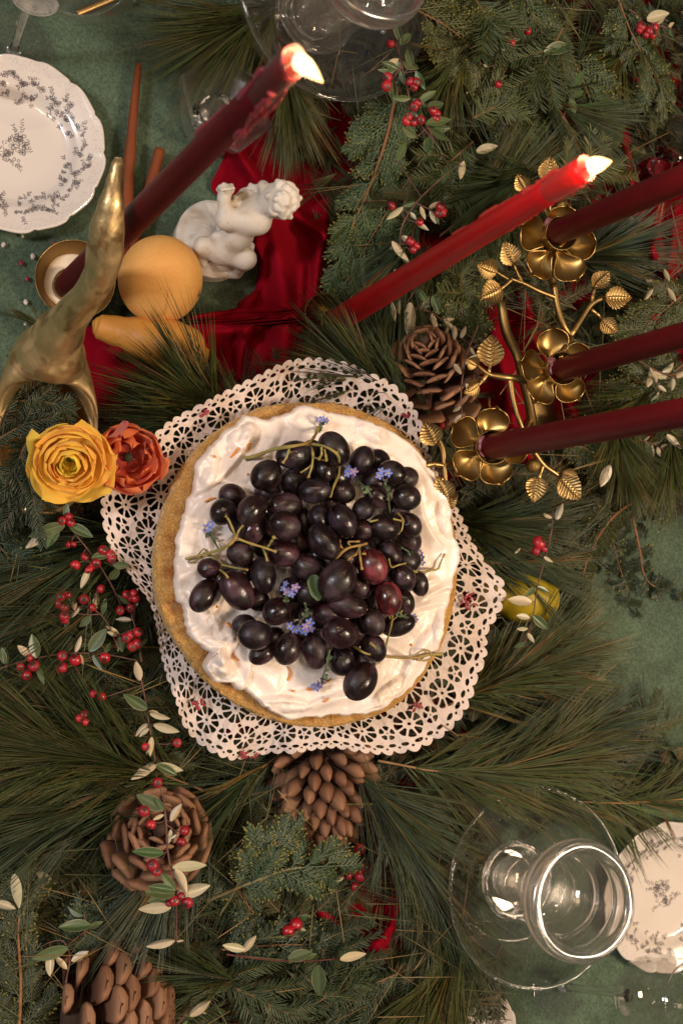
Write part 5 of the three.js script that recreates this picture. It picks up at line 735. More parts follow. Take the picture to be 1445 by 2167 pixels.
// a white-pine branch: a twig with fascicles of five long soft needles
function pine(label, pts, { n = 90, len = 0.095, spread = 32, tint = 'deep', droop = 0.35, from = 0.1, stemR = 2.4, w = 0.00044, straw = 0.05, stemCol = [0.2, 0.1, 0.045], flat = 0.75 } = {}) {
  seed(label); const S = spline(path(pts), 24), o = thing('pine_branch', label, 'pine branch', S[0].clone()), m = mpp(pts[0][0], pts[0][1], pts[0][2] ?? 0.06);
  const b = new Buf(true); b.tube(S, (t) => lerp(stemR, stemR * 0.5, t) * m * (1 + 0.15 * noise(t * 20, 4)), 8, { c: (t) => stemCol.map((q) => q * (0.8 + 0.4 * Math.abs(noise(t * 30, 2)))) }); part('stem', b.geo(), twigMat, o);
  const nb = new Buf(true);
  for (let k = 0; k < n; k++) {
    const t = from + (1 - from) * Math.pow(R(), 0.75), [p, T] = stemPt(S, t), a0 = R() * 6.283, N = perp(T), B = V().crossVectors(T, N), ang = spread * 1.15 * Math.PI / 180 * (0.25 + 1.0 * R()) * (t > 0.9 ? 0.75 : 1);
    const rad = N.clone().multiplyScalar(Math.cos(a0)).addScaledVector(B, Math.sin(a0)); rad.y *= flat; rad.normalize();
    const d0 = T.clone().multiplyScalar(Math.cos(ang)).addScaledVector(rad, Math.sin(ang)).normalize(), L0 = len * rr(0.6, 1.12), bend = V(gs() * 0.38, -droop * rr(0.1, 1) * 0.6 + gs() * 0.12, gs() * 0.38).addScaledVector(T, 0.25), base = tone(R() < straw ? PINE.straw : R() < 0.18 ? PINE.olive : PINE[tint]);
    for (let q = 0; q < 5; q++) { const d = d0.clone().add(V(gs(), gs(), gs()).multiplyScalar(0.075)).normalize(), L = L0 * rr(0.88, 1.06), j = 0.12, c = base.map((x) => x * (1 + gs() * 0.3)); let gy = (bend.y + gs() * j) * L; const ey = p.y + d.y * L + gy; if (ey < 0.006) gy += 0.006 - ey; nb.needle(p.x, p.y, p.z, d.x, d.y, d.z, (bend.x + gs() * j) * L, gy, (bend.z + gs() * j) * L, L, w * rr(0.85, 1.15), c); }
  }
  const nm = part('needles', nb.geo(), greenMat, o); nm.userData.kind = 'stuff'; return o;
}
// fir: short flat needles in two combs, with side twigs
function fir(label, pts, { len = 0.017, tint = [0.07, 0.09, 0.036], side = 5, step = 0.0016, name = 'fir_sprig', cat = 'fir sprig', w = 0.0008, comb = 62 } = {}) {
  seed(label); const S = spline(path(pts), 20), o = thing(name, label, cat, S[0].clone()), b = new Buf(true), nb = new Buf(true), L = S.reduce((s, p, k) => k ? s + p.distanceTo(S[k - 1]) : 0, 0);
  const axis = (A, l, r, nl) => { b.tube(A, (t) => r * (1 - 0.6 * t), 6, { c: [0.17, 0.09, 0.04] }); const up0 = V(gs() * 0.25, 1, gs() * 0.25).normalize(), n = Math.ceil(l / step); for (let k = 0; k < n; k++) for (const s of [-1, 1]) { const t = (k + R() * 0.8) / n, [p, T] = stemPt(A, t), sd = V().crossVectors(T, up0).normalize().multiplyScalar(s), a = comb * Math.PI / 180 * rr(0.75, 1.15) * (1 - 0.45 * t), d = T.clone().multiplyScalar(Math.cos(a)).addScaledVector(sd, Math.sin(a)).addScaledVector(up0, rr(0, 0.5)).normalize(), c = tone(tint, 0.3), q = nl * rr(0.75, 1.1) * (1 - 0.35 * t * t); nb.needle(p.x, p.y, p.z, d.x, d.y, d.z, T.x * q * 0.2, -0.1 * q, T.z * q * 0.2, q, w, c); } };
  axis(S, L, 0.0011, len);
  for (let k = 0; k < side; k++) { const t = 0.12 + 0.75 * (k + R() * 0.6) / side, [p, T] = stemPt(S, t), s = k % 2 ? 1 : -1, sd = V().crossVectors(T, V(0, 1, 0)).normalize().multiplyScalar(s), d = T.clone().multiplyScalar(0.75).addScaledVector(sd, 0.66).add(V(0, gs() * 0.2, 0)).normalize(), l = L * (1 - t) * rr(0.5, 0.75) + 0.008, A = [0, 0.33, 0.66, 1].map((q) => { const z = p.clone().addScaledVector(d, l * q).addScaledVector(T, l * 0.15 * q * q); z.y = Math.max(0.005, z.y - 0.1 * l * q * q); return z; }); axis(A, l, 0.0007, len * 0.85); }
  part('twig', b.geo(), twigMat, o); const nm = part('needles', nb.geo(), greenMat, o); nm.userData.kind = 'stuff'; return o;
}
// cedar: flat feathery sprays of scaly branchlets with pale tips
function cedar(label, pts, { size = 0.05, tint = [0.065, 0.09, 0.042], tips = 0.25, n = 16, bare = 0, stemR = 2.2, stemCol = [0.2, 0.095, 0.04], w = 0.00112, tipCol = [0.24, 0.22, 0.06] } = {}) {
  seed(label); const S = spline(path(pts), 26), o = thing('cedar_spray', label, 'cedar spray', S[0].clone()), m = mpp(pts[0][0], pts[0][1], pts[0][2] ?? 0.06), b = new Buf(true), f = new Buf(true);
  b.tube(S, (t) => lerp(stemR, stemR * 0.35, t) * m, 7, { c: (t) => t > 0.75 ? tint : stemCol.map((q) => q * (0.8 + 0.5 * Math.abs(noise(t * 25, 1)))) });
  const strand = (p, d, l, r, sag) => { const A = [], K = 4; for (let k = 0; k <= K; k++) { const q = k / K, z = p.clone().addScaledVector(d, l * q); z.y = Math.max(0.004, z.y - sag * l * q * q); A.push(z); } const c = tone(tint, 0.28); f.tube(A, (t) => r * (1 - 0.45 * t), 4, { c: (t) => c, cap: false, squash: 0.7 }); if (R() < tips) { const e = A[K], q = rr(0.8, 1.25); f.tube([e, e.clone().addScaledVector(d, 0.0017 * q)], [0.00085 * q, 0.0005], 5, { c: tone(tipCol, 0.2) }); } return A; };
  const spray = (p, T, nrm, l, lev) => { // pinnate frond in a plane
    const A = strand(p, T, l, w * (lev ? 1 : 1.3), 0.16), k0 = Math.max(5, Math.round(l / 0.0048)); for (let k = 1; k < k0; k++) for (const s of [-1, 1]) { const t = k / k0, [q, D] = stemPt(A, t), sd = V().crossVectors(D, nrm).normalize().multiplyScalar(s), dir = D.clone().multiplyScalar(0.78).addScaledVector(sd, 0.62).add(V(gs(), gs(), gs()).multiplyScalar(0.13)).normalize(), ll = l * (lev ? 0.22 : 0.4) * (1 - 0.75 * t) * rr(0.7, 1.15) + 0.003; if (lev || ll < 0.008) strand(q, dir, ll, w * 0.9, 0.1); else spray(q, dir, nrm.clone().add(V(gs() * 0.2, 0, gs() * 0.2)).normalize(), ll, 1); } };
  for (let k = 0; k < n; k++) { const t = bare + (1 - bare) * (k + 0.5 * R()) / n, [p, T] = stemPt(S, t), s = k % 2 ? 1 : -1, nrm = V(gs() * 0.45, 1, gs() * 0.45).normalize(), sd = V().crossVectors(T, nrm).normalize().multiplyScalar(s), a = rr(0.5, 0.85), d = k === n - 1 ? T : T.clone().multiplyScalar(Math.cos(a)).addScaledVector(sd, Math.sin(a)).add(V(0, gs() * 0.12, 0)).normalize(); spray(p, d, nrm, size * rr(0.6, 1.05) * (1 - 0.4 * t), 0); }
  part('stem', b.geo(), twigMat, o); part('fronds', f.geo(), greenMat, o).userData.kind = 'stuff'; return o;
}
// cotoneaster twigs: folded leaves, pale beneath, and red berries
const leafVar = []; { seed('leaves'); for (let s = 0; s < 8; s++) { const b = new Buf(true), fold = rr(0.12, 0.55), bendy = rr(-0.3, 0.5), wd = rr(0.16, 0.25), g = [rr(0.05, 0.075), rr(0.078, 0.1), rr(0.032, 0.042)], pale = [rr(0.36, 0.46), rr(0.31, 0.38), rr(0.2, 0.27)]; for (const [side, col] of [[1, g], [-1, pale]]) b.grid(6, 9, (u, v) => { const x = (u - 0.5) * 2, w = wd * Math.pow(Math.sin(Math.PI * Math.pow(0.03 + 0.95 * v, 0.85)), 0.8); const rib = Math.exp(-((x / 0.16) ** 2)); return [x * w * (1 - fold * 0.25) * (side > 0 ? 1 : 0.97), v, fold * Math.abs(x) * w + bendy * v * v * 0.5 + side * 0.008 * (1 - Math.abs(x) ** 4), col.map((q) => q * (1 + 0.35 * rib * (side > 0 ? 1 : 0.2)) * (0.92 + 0.16 * Math.abs(noise(u * 5, v * 9, s))))]; }); leafVar.push(b.geo()); } }
const leafMat = std([1, 1, 1], 0.36, { vertexColors: true });
const berryGeo = (() => { const b = new Buf(true); b.grid(12, 9, (u, v) => { const a = u * 6.283, ph = v * Math.PI, d = v < 0.12 ? 0.8 + v * 1.6 : 1, n = 1 + 0.04 * Math.sin(a * 5) * (v < 0.4 ? 1 : 0.2); return [Math.sin(ph) * Math.cos(a) * n, Math.cos(ph) * d * 0.96, Math.sin(ph) * Math.sin(a) * n, v < 0.14 ? [0.06, 0.014, 0.01] : [0.36, 0.009, 0.018]]; }, true); return b.geo(); })();
const berryMats = [[1, 1, 1], [0.7, 0.7, 0.7], [1.15, 1.6, 1.2], [0.85, 0.8, 1]].map((c, i) => phy(c, 0.34 + 0.06 * i, { vertexColors: true, clearcoat: 0.25, clearcoatRoughness: 0.25, bumpMap: withRep(grainTex, 2), bumpScale: 0.0002 }));
function sprig(label, stems, { leaves = 12, berries = [], flip = 0.35, size = 30, h = 0.09, at: fixed = [], stemCol = [0.13, 0.06, 0.045], r = 2.1, bs = 10.4 } = {}) {
  seed(label); const P0 = stems[0], o = thing('berry_twig', label, 'berry twig', at(P0[0][0], P0[0][1], P0[0][2] ?? h)), b = new Buf(true), all = [];
  stems.forEach((pts, si) => { const S = spline(path(pts, h), 16); all.push(S); b.tube(S, (t) => lerp(r, r * 0.5, t) * (si ? 0.75 : 1) * mpp(pts[0][0], pts[0][1], h), 7, { c: (t) => stemCol.map((q) => q * (0.8 + 0.5 * Math.abs(noise(t * 22, si)))) }); });
  const setLeaf = (p, d, L, back) => { const n = C.clone().sub(p).normalize().add(V(gs(), 0, gs()).multiplyScalar(0.55)).normalize().multiplyScalar(back ? -1 : 1); put('leaf', leafVar[Math.floor(R() * 8)], leafMat, o, p, quatYZ(d, n), L); };
  for (let k = 0; k < leaves; k++) { const S = all[k % all.length], t = rr(0.06, 1), [p, T] = stemPt(S, t), sd = V().crossVectors(T, V(0, 1, 0)).normalize().multiplyScalar(k % 4 < 2 ? 1 : -1), d = T.clone().multiplyScalar(rr(0.2, 0.9)).addScaledVector(sd, rr(0.5, 1)).add(V(0, gs() * 0.4, 0)).normalize(), L = size * rr(0.7, 1.3) * mpp(600, 1200, h), st = p.clone().addScaledVector(d, L * 0.12); b.tube([p, st], 0.0005, 5, { c: stemCol }); setLeaf(st, d, L, R() < flip); }
  for (const [x, y, x2, y2, pale, hh] of fixed) { const a = at(x, y, hh ?? h + 0.008), e = at(x2, y2, (hh ?? h + 0.008) + gs() * 0.003); setLeaf(a, e.clone().sub(a), a.distanceTo(e), pale); const near = all.flat().reduce((q, p) => p.distanceTo(a) < q.distanceTo(a) ? p : q); if (near.distanceTo(a) < 0.04) b.tube([near, a], 0.00045, 5, { c: stemCol }); }
  for (const [x, y, s] of berries) { const rad = (s ?? bs) * mpp(x, y, h + 0.008) * rr(0.92, 1.1), p = at(x, y, h + 0.008 + gs() * 0.002), d = V(gs() * 0.8, rr(0.3, 1), gs() * 0.8).normalize(); put('berry', berryGeo, berryMats[Math.floor(R() * 4)], o, p, quatY(d), V(rad * rr(0.92, 1.05), rad * rr(0.88, 1.08), rad)); const near = all.flat().reduce((q, w) => w.distanceTo(p) < q.distanceTo(p) ? w : q); if (near.distanceTo(p) < 0.038) b.tube(spline([near, near.clone().lerp(p, 0.5).add(V(gs() * 0.002, 0.002, gs() * 0.002)), p.clone().addScaledVector(d, -rad * 0.8)], 4), 0.0004, 5, { c: stemCol }); }
  part('stem', b.geo(), twigMat, o); return o;
}
// pinecones: woody scales set in a spiral round a core
function coneScale(s, round, thick) { // +y out along the scale, +z its upper face
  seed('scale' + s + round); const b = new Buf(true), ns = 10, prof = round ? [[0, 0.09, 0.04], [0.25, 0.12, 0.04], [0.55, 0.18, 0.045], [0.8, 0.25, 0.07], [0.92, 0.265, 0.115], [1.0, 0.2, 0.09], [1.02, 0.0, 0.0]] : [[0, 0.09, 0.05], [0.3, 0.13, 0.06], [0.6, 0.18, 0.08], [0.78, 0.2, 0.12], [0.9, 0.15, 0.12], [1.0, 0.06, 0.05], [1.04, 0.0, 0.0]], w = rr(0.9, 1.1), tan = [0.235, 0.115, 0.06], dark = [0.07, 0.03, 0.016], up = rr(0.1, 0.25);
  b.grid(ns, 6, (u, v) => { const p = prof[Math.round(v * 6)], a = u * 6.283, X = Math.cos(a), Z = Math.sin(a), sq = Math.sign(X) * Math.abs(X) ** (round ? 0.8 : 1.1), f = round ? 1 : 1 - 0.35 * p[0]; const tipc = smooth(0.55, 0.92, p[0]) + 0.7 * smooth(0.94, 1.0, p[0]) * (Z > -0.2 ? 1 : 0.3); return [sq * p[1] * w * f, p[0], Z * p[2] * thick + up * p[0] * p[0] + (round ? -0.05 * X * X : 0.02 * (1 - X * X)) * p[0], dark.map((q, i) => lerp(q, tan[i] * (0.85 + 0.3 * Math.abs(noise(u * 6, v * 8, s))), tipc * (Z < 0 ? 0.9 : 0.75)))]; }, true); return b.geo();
}
const scalesRound = [0, 1, 2, 3].map((s) => coneScale(s, true, 1)), scalesPoint = [0, 1, 2, 3].map((s) => coneScale(s, false, 1.5));
const coneMats = [[1, 1, 1], [0.8, 0.72, 0.68], [1.18, 1.1, 1.05]].map((c) => std(c, 0.75, { vertexColors: true, bumpMap: withRep(grainTex, 2), bumpScale: 0.0003 }));
function pinecone(label, foot, hf, tip, ht, Rpx, { n = 90, open = 1, round = true, sl = 0.62, taper = 0.55, zt = 0.6 } = {}) {
  seed(label); const a = at(...foot, hf), e = at(...tip, ht), d = e.clone().sub(a), L = d.length(), o = thing('pinecone', label, 'pinecone', a.clone()); d.normalize(); const s1 = perp(d), s2 = V().crossVectors(d, s1), Rm = Rpx * mpp(foot[0], foot[1], hf), core = new Buf(true);
  core.tube([0, 0.1, 0.3, 0.6, 0.85, 1].map((t) => a.clone().addScaledVector(d, L * t)), (t) => Rm * 0.36 * (t < 0.12 ? 0.6 : 1) * (1 - 0.7 * t), 12, { c: [0.05, 0.024, 0.013] }); part('core', core.geo(), twigMat, o);
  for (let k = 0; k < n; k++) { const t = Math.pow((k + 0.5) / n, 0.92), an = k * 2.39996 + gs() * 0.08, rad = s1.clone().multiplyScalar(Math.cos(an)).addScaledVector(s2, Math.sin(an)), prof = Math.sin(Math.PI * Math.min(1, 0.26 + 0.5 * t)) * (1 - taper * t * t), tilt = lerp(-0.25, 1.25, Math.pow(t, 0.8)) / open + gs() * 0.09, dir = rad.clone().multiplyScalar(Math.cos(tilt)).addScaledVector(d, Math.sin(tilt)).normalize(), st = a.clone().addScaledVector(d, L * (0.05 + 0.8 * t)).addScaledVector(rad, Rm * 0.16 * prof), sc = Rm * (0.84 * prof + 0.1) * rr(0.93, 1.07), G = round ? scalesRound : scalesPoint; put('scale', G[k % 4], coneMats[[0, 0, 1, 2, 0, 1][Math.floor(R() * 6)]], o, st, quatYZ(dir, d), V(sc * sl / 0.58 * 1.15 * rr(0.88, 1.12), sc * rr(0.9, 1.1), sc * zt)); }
  return o;
}

// the loose bed of clippings under everything, one mass
{
  seed('bed'); const nb = new Buf(true), tw = new Buf(true);
  const region = [[700, -60], [1560, -60], [1560, 1040], [1240, 1110], [1190, 1230], [1230, 1380], [1420, 1560], [1470, 1660], [1000, 1760], [1020, 2000], [980, 2240], [-60, 2240], [-60, 1130], [70, 1090], [190, 1000], [210, 890], [480, 850], [600, 800], [830, 720], [760, 600], [720, 500], [700, 330], [540, 90]], bare = [[[985, 620], [1130, 600], [1150, 700], [1240, 880], [1180, 960], [1000, 930]], [[1300, 360], [1500, 300], [1500, 560], [1330, 560]], [[690, 1890], [900, 1850], [890, 2000], [740, 2010]], [[1270, 170], [1340, 160], [1360, 400], [1270, 330]]];
  let k = 0; while (k < 5200) {
    const x = rr(-60, 1560), y = rr(-60, 2240); if (!inPoly(region, x, y) || bare.some((p) => inPoly(p, x, y))) continue; k++;
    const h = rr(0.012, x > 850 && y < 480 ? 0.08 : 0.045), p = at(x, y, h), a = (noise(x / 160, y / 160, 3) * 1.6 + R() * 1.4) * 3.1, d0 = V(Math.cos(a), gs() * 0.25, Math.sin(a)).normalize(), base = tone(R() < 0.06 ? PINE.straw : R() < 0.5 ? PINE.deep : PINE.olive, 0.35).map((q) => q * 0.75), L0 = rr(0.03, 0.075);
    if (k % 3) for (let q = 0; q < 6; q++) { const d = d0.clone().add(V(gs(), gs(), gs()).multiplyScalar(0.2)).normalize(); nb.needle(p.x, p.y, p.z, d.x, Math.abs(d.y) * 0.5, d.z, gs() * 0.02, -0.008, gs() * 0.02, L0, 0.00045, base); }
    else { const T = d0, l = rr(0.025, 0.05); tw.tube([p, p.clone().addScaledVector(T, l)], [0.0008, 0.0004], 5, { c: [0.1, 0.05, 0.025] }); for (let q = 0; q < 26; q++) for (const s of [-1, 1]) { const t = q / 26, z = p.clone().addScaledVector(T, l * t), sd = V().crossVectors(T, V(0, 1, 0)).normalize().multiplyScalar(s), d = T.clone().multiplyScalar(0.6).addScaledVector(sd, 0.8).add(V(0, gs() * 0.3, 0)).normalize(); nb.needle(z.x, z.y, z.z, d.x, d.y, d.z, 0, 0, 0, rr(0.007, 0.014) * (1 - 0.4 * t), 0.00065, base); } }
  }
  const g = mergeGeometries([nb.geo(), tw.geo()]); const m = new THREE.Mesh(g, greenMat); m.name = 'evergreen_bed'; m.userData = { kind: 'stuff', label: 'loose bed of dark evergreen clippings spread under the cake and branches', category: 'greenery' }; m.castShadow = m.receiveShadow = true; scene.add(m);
}
{ // loose dropped needles lying across the boughs
  seed('dropped'); const b = new Buf(true), reg = [[700, -40], [1460, -40], [1460, 1000], [1200, 1100], [1100, 1400], [1400, 1600], [1000, 1700], [1000, 2200], [-20, 2200], [-20, 1150], [220, 1000], [480, 850], [600, 800], [820, 720], [720, 500]];
  let k = 0; while (k < 420) { const x = rr(-20, 1460), y = rr(-40, 2200); if (!inPoly(reg, x, y) || Math.hypot((x - 650) / 460, (y - 1190) / 460) < 1) continue; k++; const p = at(x, y, rr(0.05, 0.085)), a = R() * 6.283, d = V(Math.cos(a), gs() * 0.15, Math.sin(a)).normalize(), n = R() < 0.4 ? 2 : 1; for (let q = 0; q < n; q++) b.needle(p.x, p.y, p.z, d.x + gs() * 0.1, d.y, d.z + gs() * 0.1, gs() * 0.02, -0.006, gs() * 0.02, rr(0.025, 0.075), 0.00045, R() < 0.45 ? tone([0.3, 0.19, 0.08]) : tone([0.13, 0.13, 0.05])); }
  const m = new THREE.Mesh(b.geo(), greenMat); m.name = 'dropped_needles'; m.userData = { kind: 'stuff', label: 'loose straw-coloured and green needles dropped over the boughs', category: 'needles' }; m.castShadow = m.receiveShadow = true; scene.add(m);
}
// pinecones
pinecone('open brown pinecone standing between the doily and the gold candelabra', [922, 858], 0.03, [895, 715], 0.115, 98, { n: 78, open: 1.0, taper: 0.45 });
pinecone('dark spiky pinecone half hidden under the lower edge of the doily', [670, 1560], 0.035, [690, 1810], 0.03, 122, { n: 200, round: false, zt: 0.8, open: 1.25, taper: 0.5, sl: 0.5 });
pinecone('brown pinecone with a red-berried twig lying across it', [330, 1790], 0.03, [342, 1752], 0.1, 110, { n: 60, open: 1.3, taper: 0.4, zt: 0.95 });
pinecone('largest pinecone, cut by the lower frame edge', [130, 2150], 0.05, [330, 2140], 0.06, 150, { n: 84, open: 1.2, taper: 0.35, zt: 0.95, sl: 0.55 });
pinecone('pinecone cut by the top frame edge among fir', [955, -30], 0.05, [945, 10], 0.09, 66, { n: 60, open: 1.2 });
pinecone('reddish pinecone deep in shade below the spiky pinecone', [800, 1770], 0.015, [830, 1850], 0.02, 60, { n: 60, round: false, open: 1.2 });

// pine branches round the cake
pine('pine tuft sweeping over the russet pear toward the brass horn', [[620, 960, .05], [480, 880, .07], [425, 840, .08]], { n: 95, len: 0.098, spread: 30, tint: 'olive' });
pine('pine tuft spreading left from the doily above the orange tulip', [[600, 980, .05], [450, 900, .066], [385, 885, .072]], { n: 110, len: 0.088, spread: 30, tint: 'deep' });
pine('pine tuft over the upper doily edge below the bright red candle', [[960, 905, .05], [850, 840, .085], [790, 800, .1], [745, 778, .1]], { n: 85, len: 0.09, spread: 32, tint: 'deep' });
pine('pine tuft behind the pinecone pointing up to the gold candle cup', [[880, 850, .05], [815, 770, .07], [780, 720, .075]], { n: 70, len: 0.075, spread: 30 });
pine('pine branch from the top edge fanning left over green velvet', [[640, -20, .045], [550, 30, .05], [490, 62, .05]], { n: 110, len: 0.1, spread: 30, tint: 'olive', droop: 0.3 });
pine('pine tuft hanging down below the upper glass holder', [[590, 90, .05], [606, 160, .05], [612, 210, .045]], { n: 95, len: 0.082, spread: 24, tint: 'olive', straw: 0.2 });
pine('pine branch left of the doily behind the upper berry twig', [[350, 1090, .05], [230, 1150, .062], [130, 1200, .06]], { n: 130, len: 0.1, spread: 28 });
pine('pine branch at the left edge between the two berry twigs', [[330, 1220, .04], [200, 1270, .055], [90, 1310, .055]], { n: 150, len: 0.1, spread: 28 });
pine('pine branch left of the cake at the foot of the red berries', [[360, 1370, .04], [240, 1370, .05], [150, 1380, .05]], { n: 90, len: 0.085, spread: 34 });
pine('broad pine branch sweeping to the left edge above the twig-crossed pinecone', [[450, 1680, .045], [300, 1625, .07], [170, 1600, .075], [90, 1590, .07]], { n: 250, len: 0.1, spread: 34, tint: 'olive' });
pine('pine branch curving to the lower left below the broad one', [[400, 1720, .04], [260, 1690, .06], [140, 1720, .06]], { n: 170, len: 0.1, spread: 30, tint: 'deep' });
pine('pine branch rising at the left edge under the long berry twig', [[330, 1590, .04], [200, 1530, .055], [110, 1470, .055]], { n: 130, len: 0.095, spread: 30 });
pine('pine tuft hanging below the twig-crossed pinecone', [[470, 1660, .04], [400, 1760, .055], [350, 1850, .055]], { n: 120, len: 0.095, spread: 26, tint: 'blue' });
pine('pine tuft left of the spiky pinecone under the doily', [[600, 1590, .04], [510, 1660, .05], [450, 1720, .05]], { n: 110, len: 0.09, spread: 28 });
pine('pine branch with bare orange bark right of the cake bottom', [[1000, 1668, .035], [1150, 1690, .045], [1260, 1696, .048], [1345, 1698, .048], [1450, 1690, .048]], { n: 130, len: 0.085, spread: 46, tint: 'olive', stemR: 5.5, stemCol: [0.34, 0.16, 0.06], from: 0.0 });
pine('pine branch sweeping right from under the doily', [[800, 1610, .05], [960, 1636, .075], [1080, 1628, .08], [1180, 1600, .08]], { n: 210, len: 0.1, spread: 34, tint: 'olive', stemR: 3, stemCol: [0.3, 0.17, 0.07] });
pine('tall pine tuft brushing up onto green velvet at the right', [[1000, 1585, .04], [1120, 1565, .05], [1230, 1545, .055]], { n: 180, len: 0.092, spread: 36, tint: 'blue' });
pine('pine tuft right of the doily below the mango', [[930, 1500, .04], [1060, 1440, .055], [1160, 1400, .055]], { n: 170, len: 0.092, spread: 34, tint: 'olive' });
pine('pine tuft pointing up beside the mango', [[1020, 1400, .03], [1110, 1370, .045], [1180, 1340, .045]], { n: 70, len: 0.07, spread: 34, tint: 'olive' });
pine('pine twig running down right of the spiky pinecone', [[740, 1620, .06], [800, 1690, .075], [850, 1780, .075]], { n: 150, len: 0.095, spread: 32, tint: 'blue', stemR: 3.4, stemCol: [0.36, 0.22, 0.1] });
pine('pine tuft behind the wide glass holder flowing downward', [[860, 1720, .03], [910, 1840, .03], [935, 1940, .03]], { n: 180, len: 0.098, spread: 30, tint: 'deep' });
pine('pine tuft below the wide glass holder at the lower edge', [[990, 1900, .02], [965, 2010, .03], [940, 2080, .035]], { n: 180, len: 0.1, spread: 34, tint: 'olive' });
pine('pine tuft at the lower edge left of the buried plate', [[930, 2040, .04], [880, 2130, .05], [860, 2200, .05]], { n: 130, len: 0.09, spread: 36, tint: 'olive' });
pine('pine branch right of the cream reaching toward the mango', [[900, 1080, .04], [1000, 1110, .06], [1100, 1110, .065]], { n: 150, len: 0.09, spread: 34, tint: 'deep' });
pine('pine branch right of the doily above the mango', [[920, 1180, .04], [1040, 1190, .05], [1120, 1200, .05]], { n: 90, len: 0.08, spread: 34 });
pine('pine tuft hanging down below the lowest gold blossom', [[1285, 840, .06], [1305, 920, .075], [1315, 965, .075]], { n: 110, len: 0.068, spread: 30, tint: 'olive' });
pine('pine tuft hanging at the right edge below the lowest dark candle', [[1410, 870, .06], [1420, 940, .075], [1415, 975, .075]], { n: 100, len: 0.068, spread: 34, tint: 'olive' });
pine('pine tuft pointing right beside the uppermost gold blossom', [[1170, 560, .06], [1240, 540, .08], [1290, 530, .08]], { n: 110, len: 0.08, spread: 30, tint: 'blue' });
pine('pine tuft under the bright red candle pointing down to the pinecone', [[900, 420, .06], [860, 530, .075], [835, 600, .075]], { n: 140, len: 0.09, spread: 26, tint: 'blue' });
pine('pine tuft with straw needles right of the gold candle cup', [[930, 520, .05], [890, 620, .06], [850, 690, .06]], { n: 110, len: 0.085, spread: 28, straw: 0.15 });
pine('long pine tuft pointing to the second candle flame', [[930, 500, .05], [1020, 430, .07], [1090, 390, .075]], { n: 120, len: 0.095, spread: 26, tint: 'olive' });
pine('pine tuft behind the middle gold blossom', [[1330, 700, .04], [1310, 800, .05], [1290, 870, .05]], { n: 70, len: 0.06, spread: 34 });
pine('pine tuft between the two lower dark candles at the right edge', [[1460, 760, .05], [1380, 820, .06], [1330, 860, .06]], { n: 110, len: 0.08, spread: 36, tint: 'olive' });
pine('pine tuft in the upper corner beside the crystal block', [[1400, 40, .06], [1340, 90, .075], [1300, 130, .075]], { n: 70, len: 0.07, spread: 34, tint: 'olive' });
pine('pine tuft crossing the upper greenery toward the bright red candle', [[1190, 320, .08], [1120, 365, .1], [1070, 390, .1]], { n: 80, len: 0.08, spread: 32, tint: 'deep' });
pine('pine tuft beside the top pinecone pointing down to the broad-leaved twig', [[1010, 50, .08], [970, 120, .095], [950, 160, .095]], { n: 60, len: 0.07, spread: 36, tint: 'olive' });
pine('pine tuft above the second flame among fir', [[1120, 190, .08], [1190, 225, .1], [1230, 245, .1]], { n: 70, len: 0.07, spread: 34, tint: 'deep' });
pine('pine tuft at the lower edge beside the largest pinecone', [[560, 2090, .04], [470, 2070, .06], [410, 2060, .06]], { n: 80, len: 0.075, spread: 36, tint: 'deep' });
pine('small pine tuft on bare velvet left of the brass horn', [[150, 735, .02], [90, 690, .03], [60, 672, .03]], { n: 16, len: 0.035, spread: 22, tint: 'olive' });

// cedar sprays
cedar('long drooping cedar spray with yellow tips left of the upper berry twig', [[840, 190, .085], [815, 300, .08], [780, 400, .07], [745, 480, .06], [715, 560, .05]], { size: 0.05, n: 20, tips: 0.35, tint: [0.070, 0.112, 0.048], stemR: 4.4 });
cedar('cedar spray beside the figurine falling onto the red velvet', [[900, 330, .075], [830, 430, .065], [770, 530, .055], [730, 600, .045]], { size: 0.05, n: 18, tint: [0.062, 0.101, 0.039] });
cedar('cedar sprig with yellow-green tips in front of the spiky pinecone', [[440, 1905, .06], [530, 1868, .08], [610, 1840, .09], [720, 1832, .09]], { size: 0.055, n: 14, tips: 0.45, bare: 0.2, stemR: 4, stemCol: [0.2, 0.17, 0.09], tint: [0.059, 0.092, 0.048] });
cedar('upright cedar sprig at the foot of the spiky pinecone', [[520, 1880, .07], [560, 1810, .09], [620, 1750, .095]], { size: 0.042, n: 12, tips: 0.5, tint: [0.059, 0.090, 0.048] });
cedar('leafless-looking cedar twig trailing on green velvet at the right', [[1430, 1020, .06], [1300, 1090, .05], [1240, 1190, .03], [1228, 1280, .012]], { size: 0.045, n: 16, tint: [0.070, 0.077, 0.028], tips: 0.2, stemR: 4, stemCol: [0.26, 0.1, 0.04] });
cedar('dark forked cedar twig lying on green velvet', [[1330, 1060, .05], [1350, 1150, .03], [1370, 1230, .01], [1440, 1262, .006]], { size: 0.036, n: 12, tint: [0.039, 0.050, 0.028], tips: 0.1, stemR: 3, stemCol: [0.24, 0.1, 0.05] });
cedar('thin curled cedar tip on green velvet', [[1290, 1120, .04], [1310, 1200, .02], [1350, 1300, .006]], { size: 0.024, n: 12, tint: [0.042, 0.053, 0.028], tips: 0.1, stemR: 1.6 });
cedar('bushy cedar spray between the second flame and the crystals', [[1210, 120, .08], [1240, 190, .09], [1260, 250, .085], [1270, 310, .07]], { size: 0.055, n: 16, tint: [0.077, 0.109, 0.048] });
cedar('cedar spray in the upper corner over the red velvet', [[1300, -20, .09], [1340, 80, .09], [1390, 170, .08], [1420, 240, .06]], { size: 0.05, n: 16, tint: [0.070, 0.092, 0.042] });
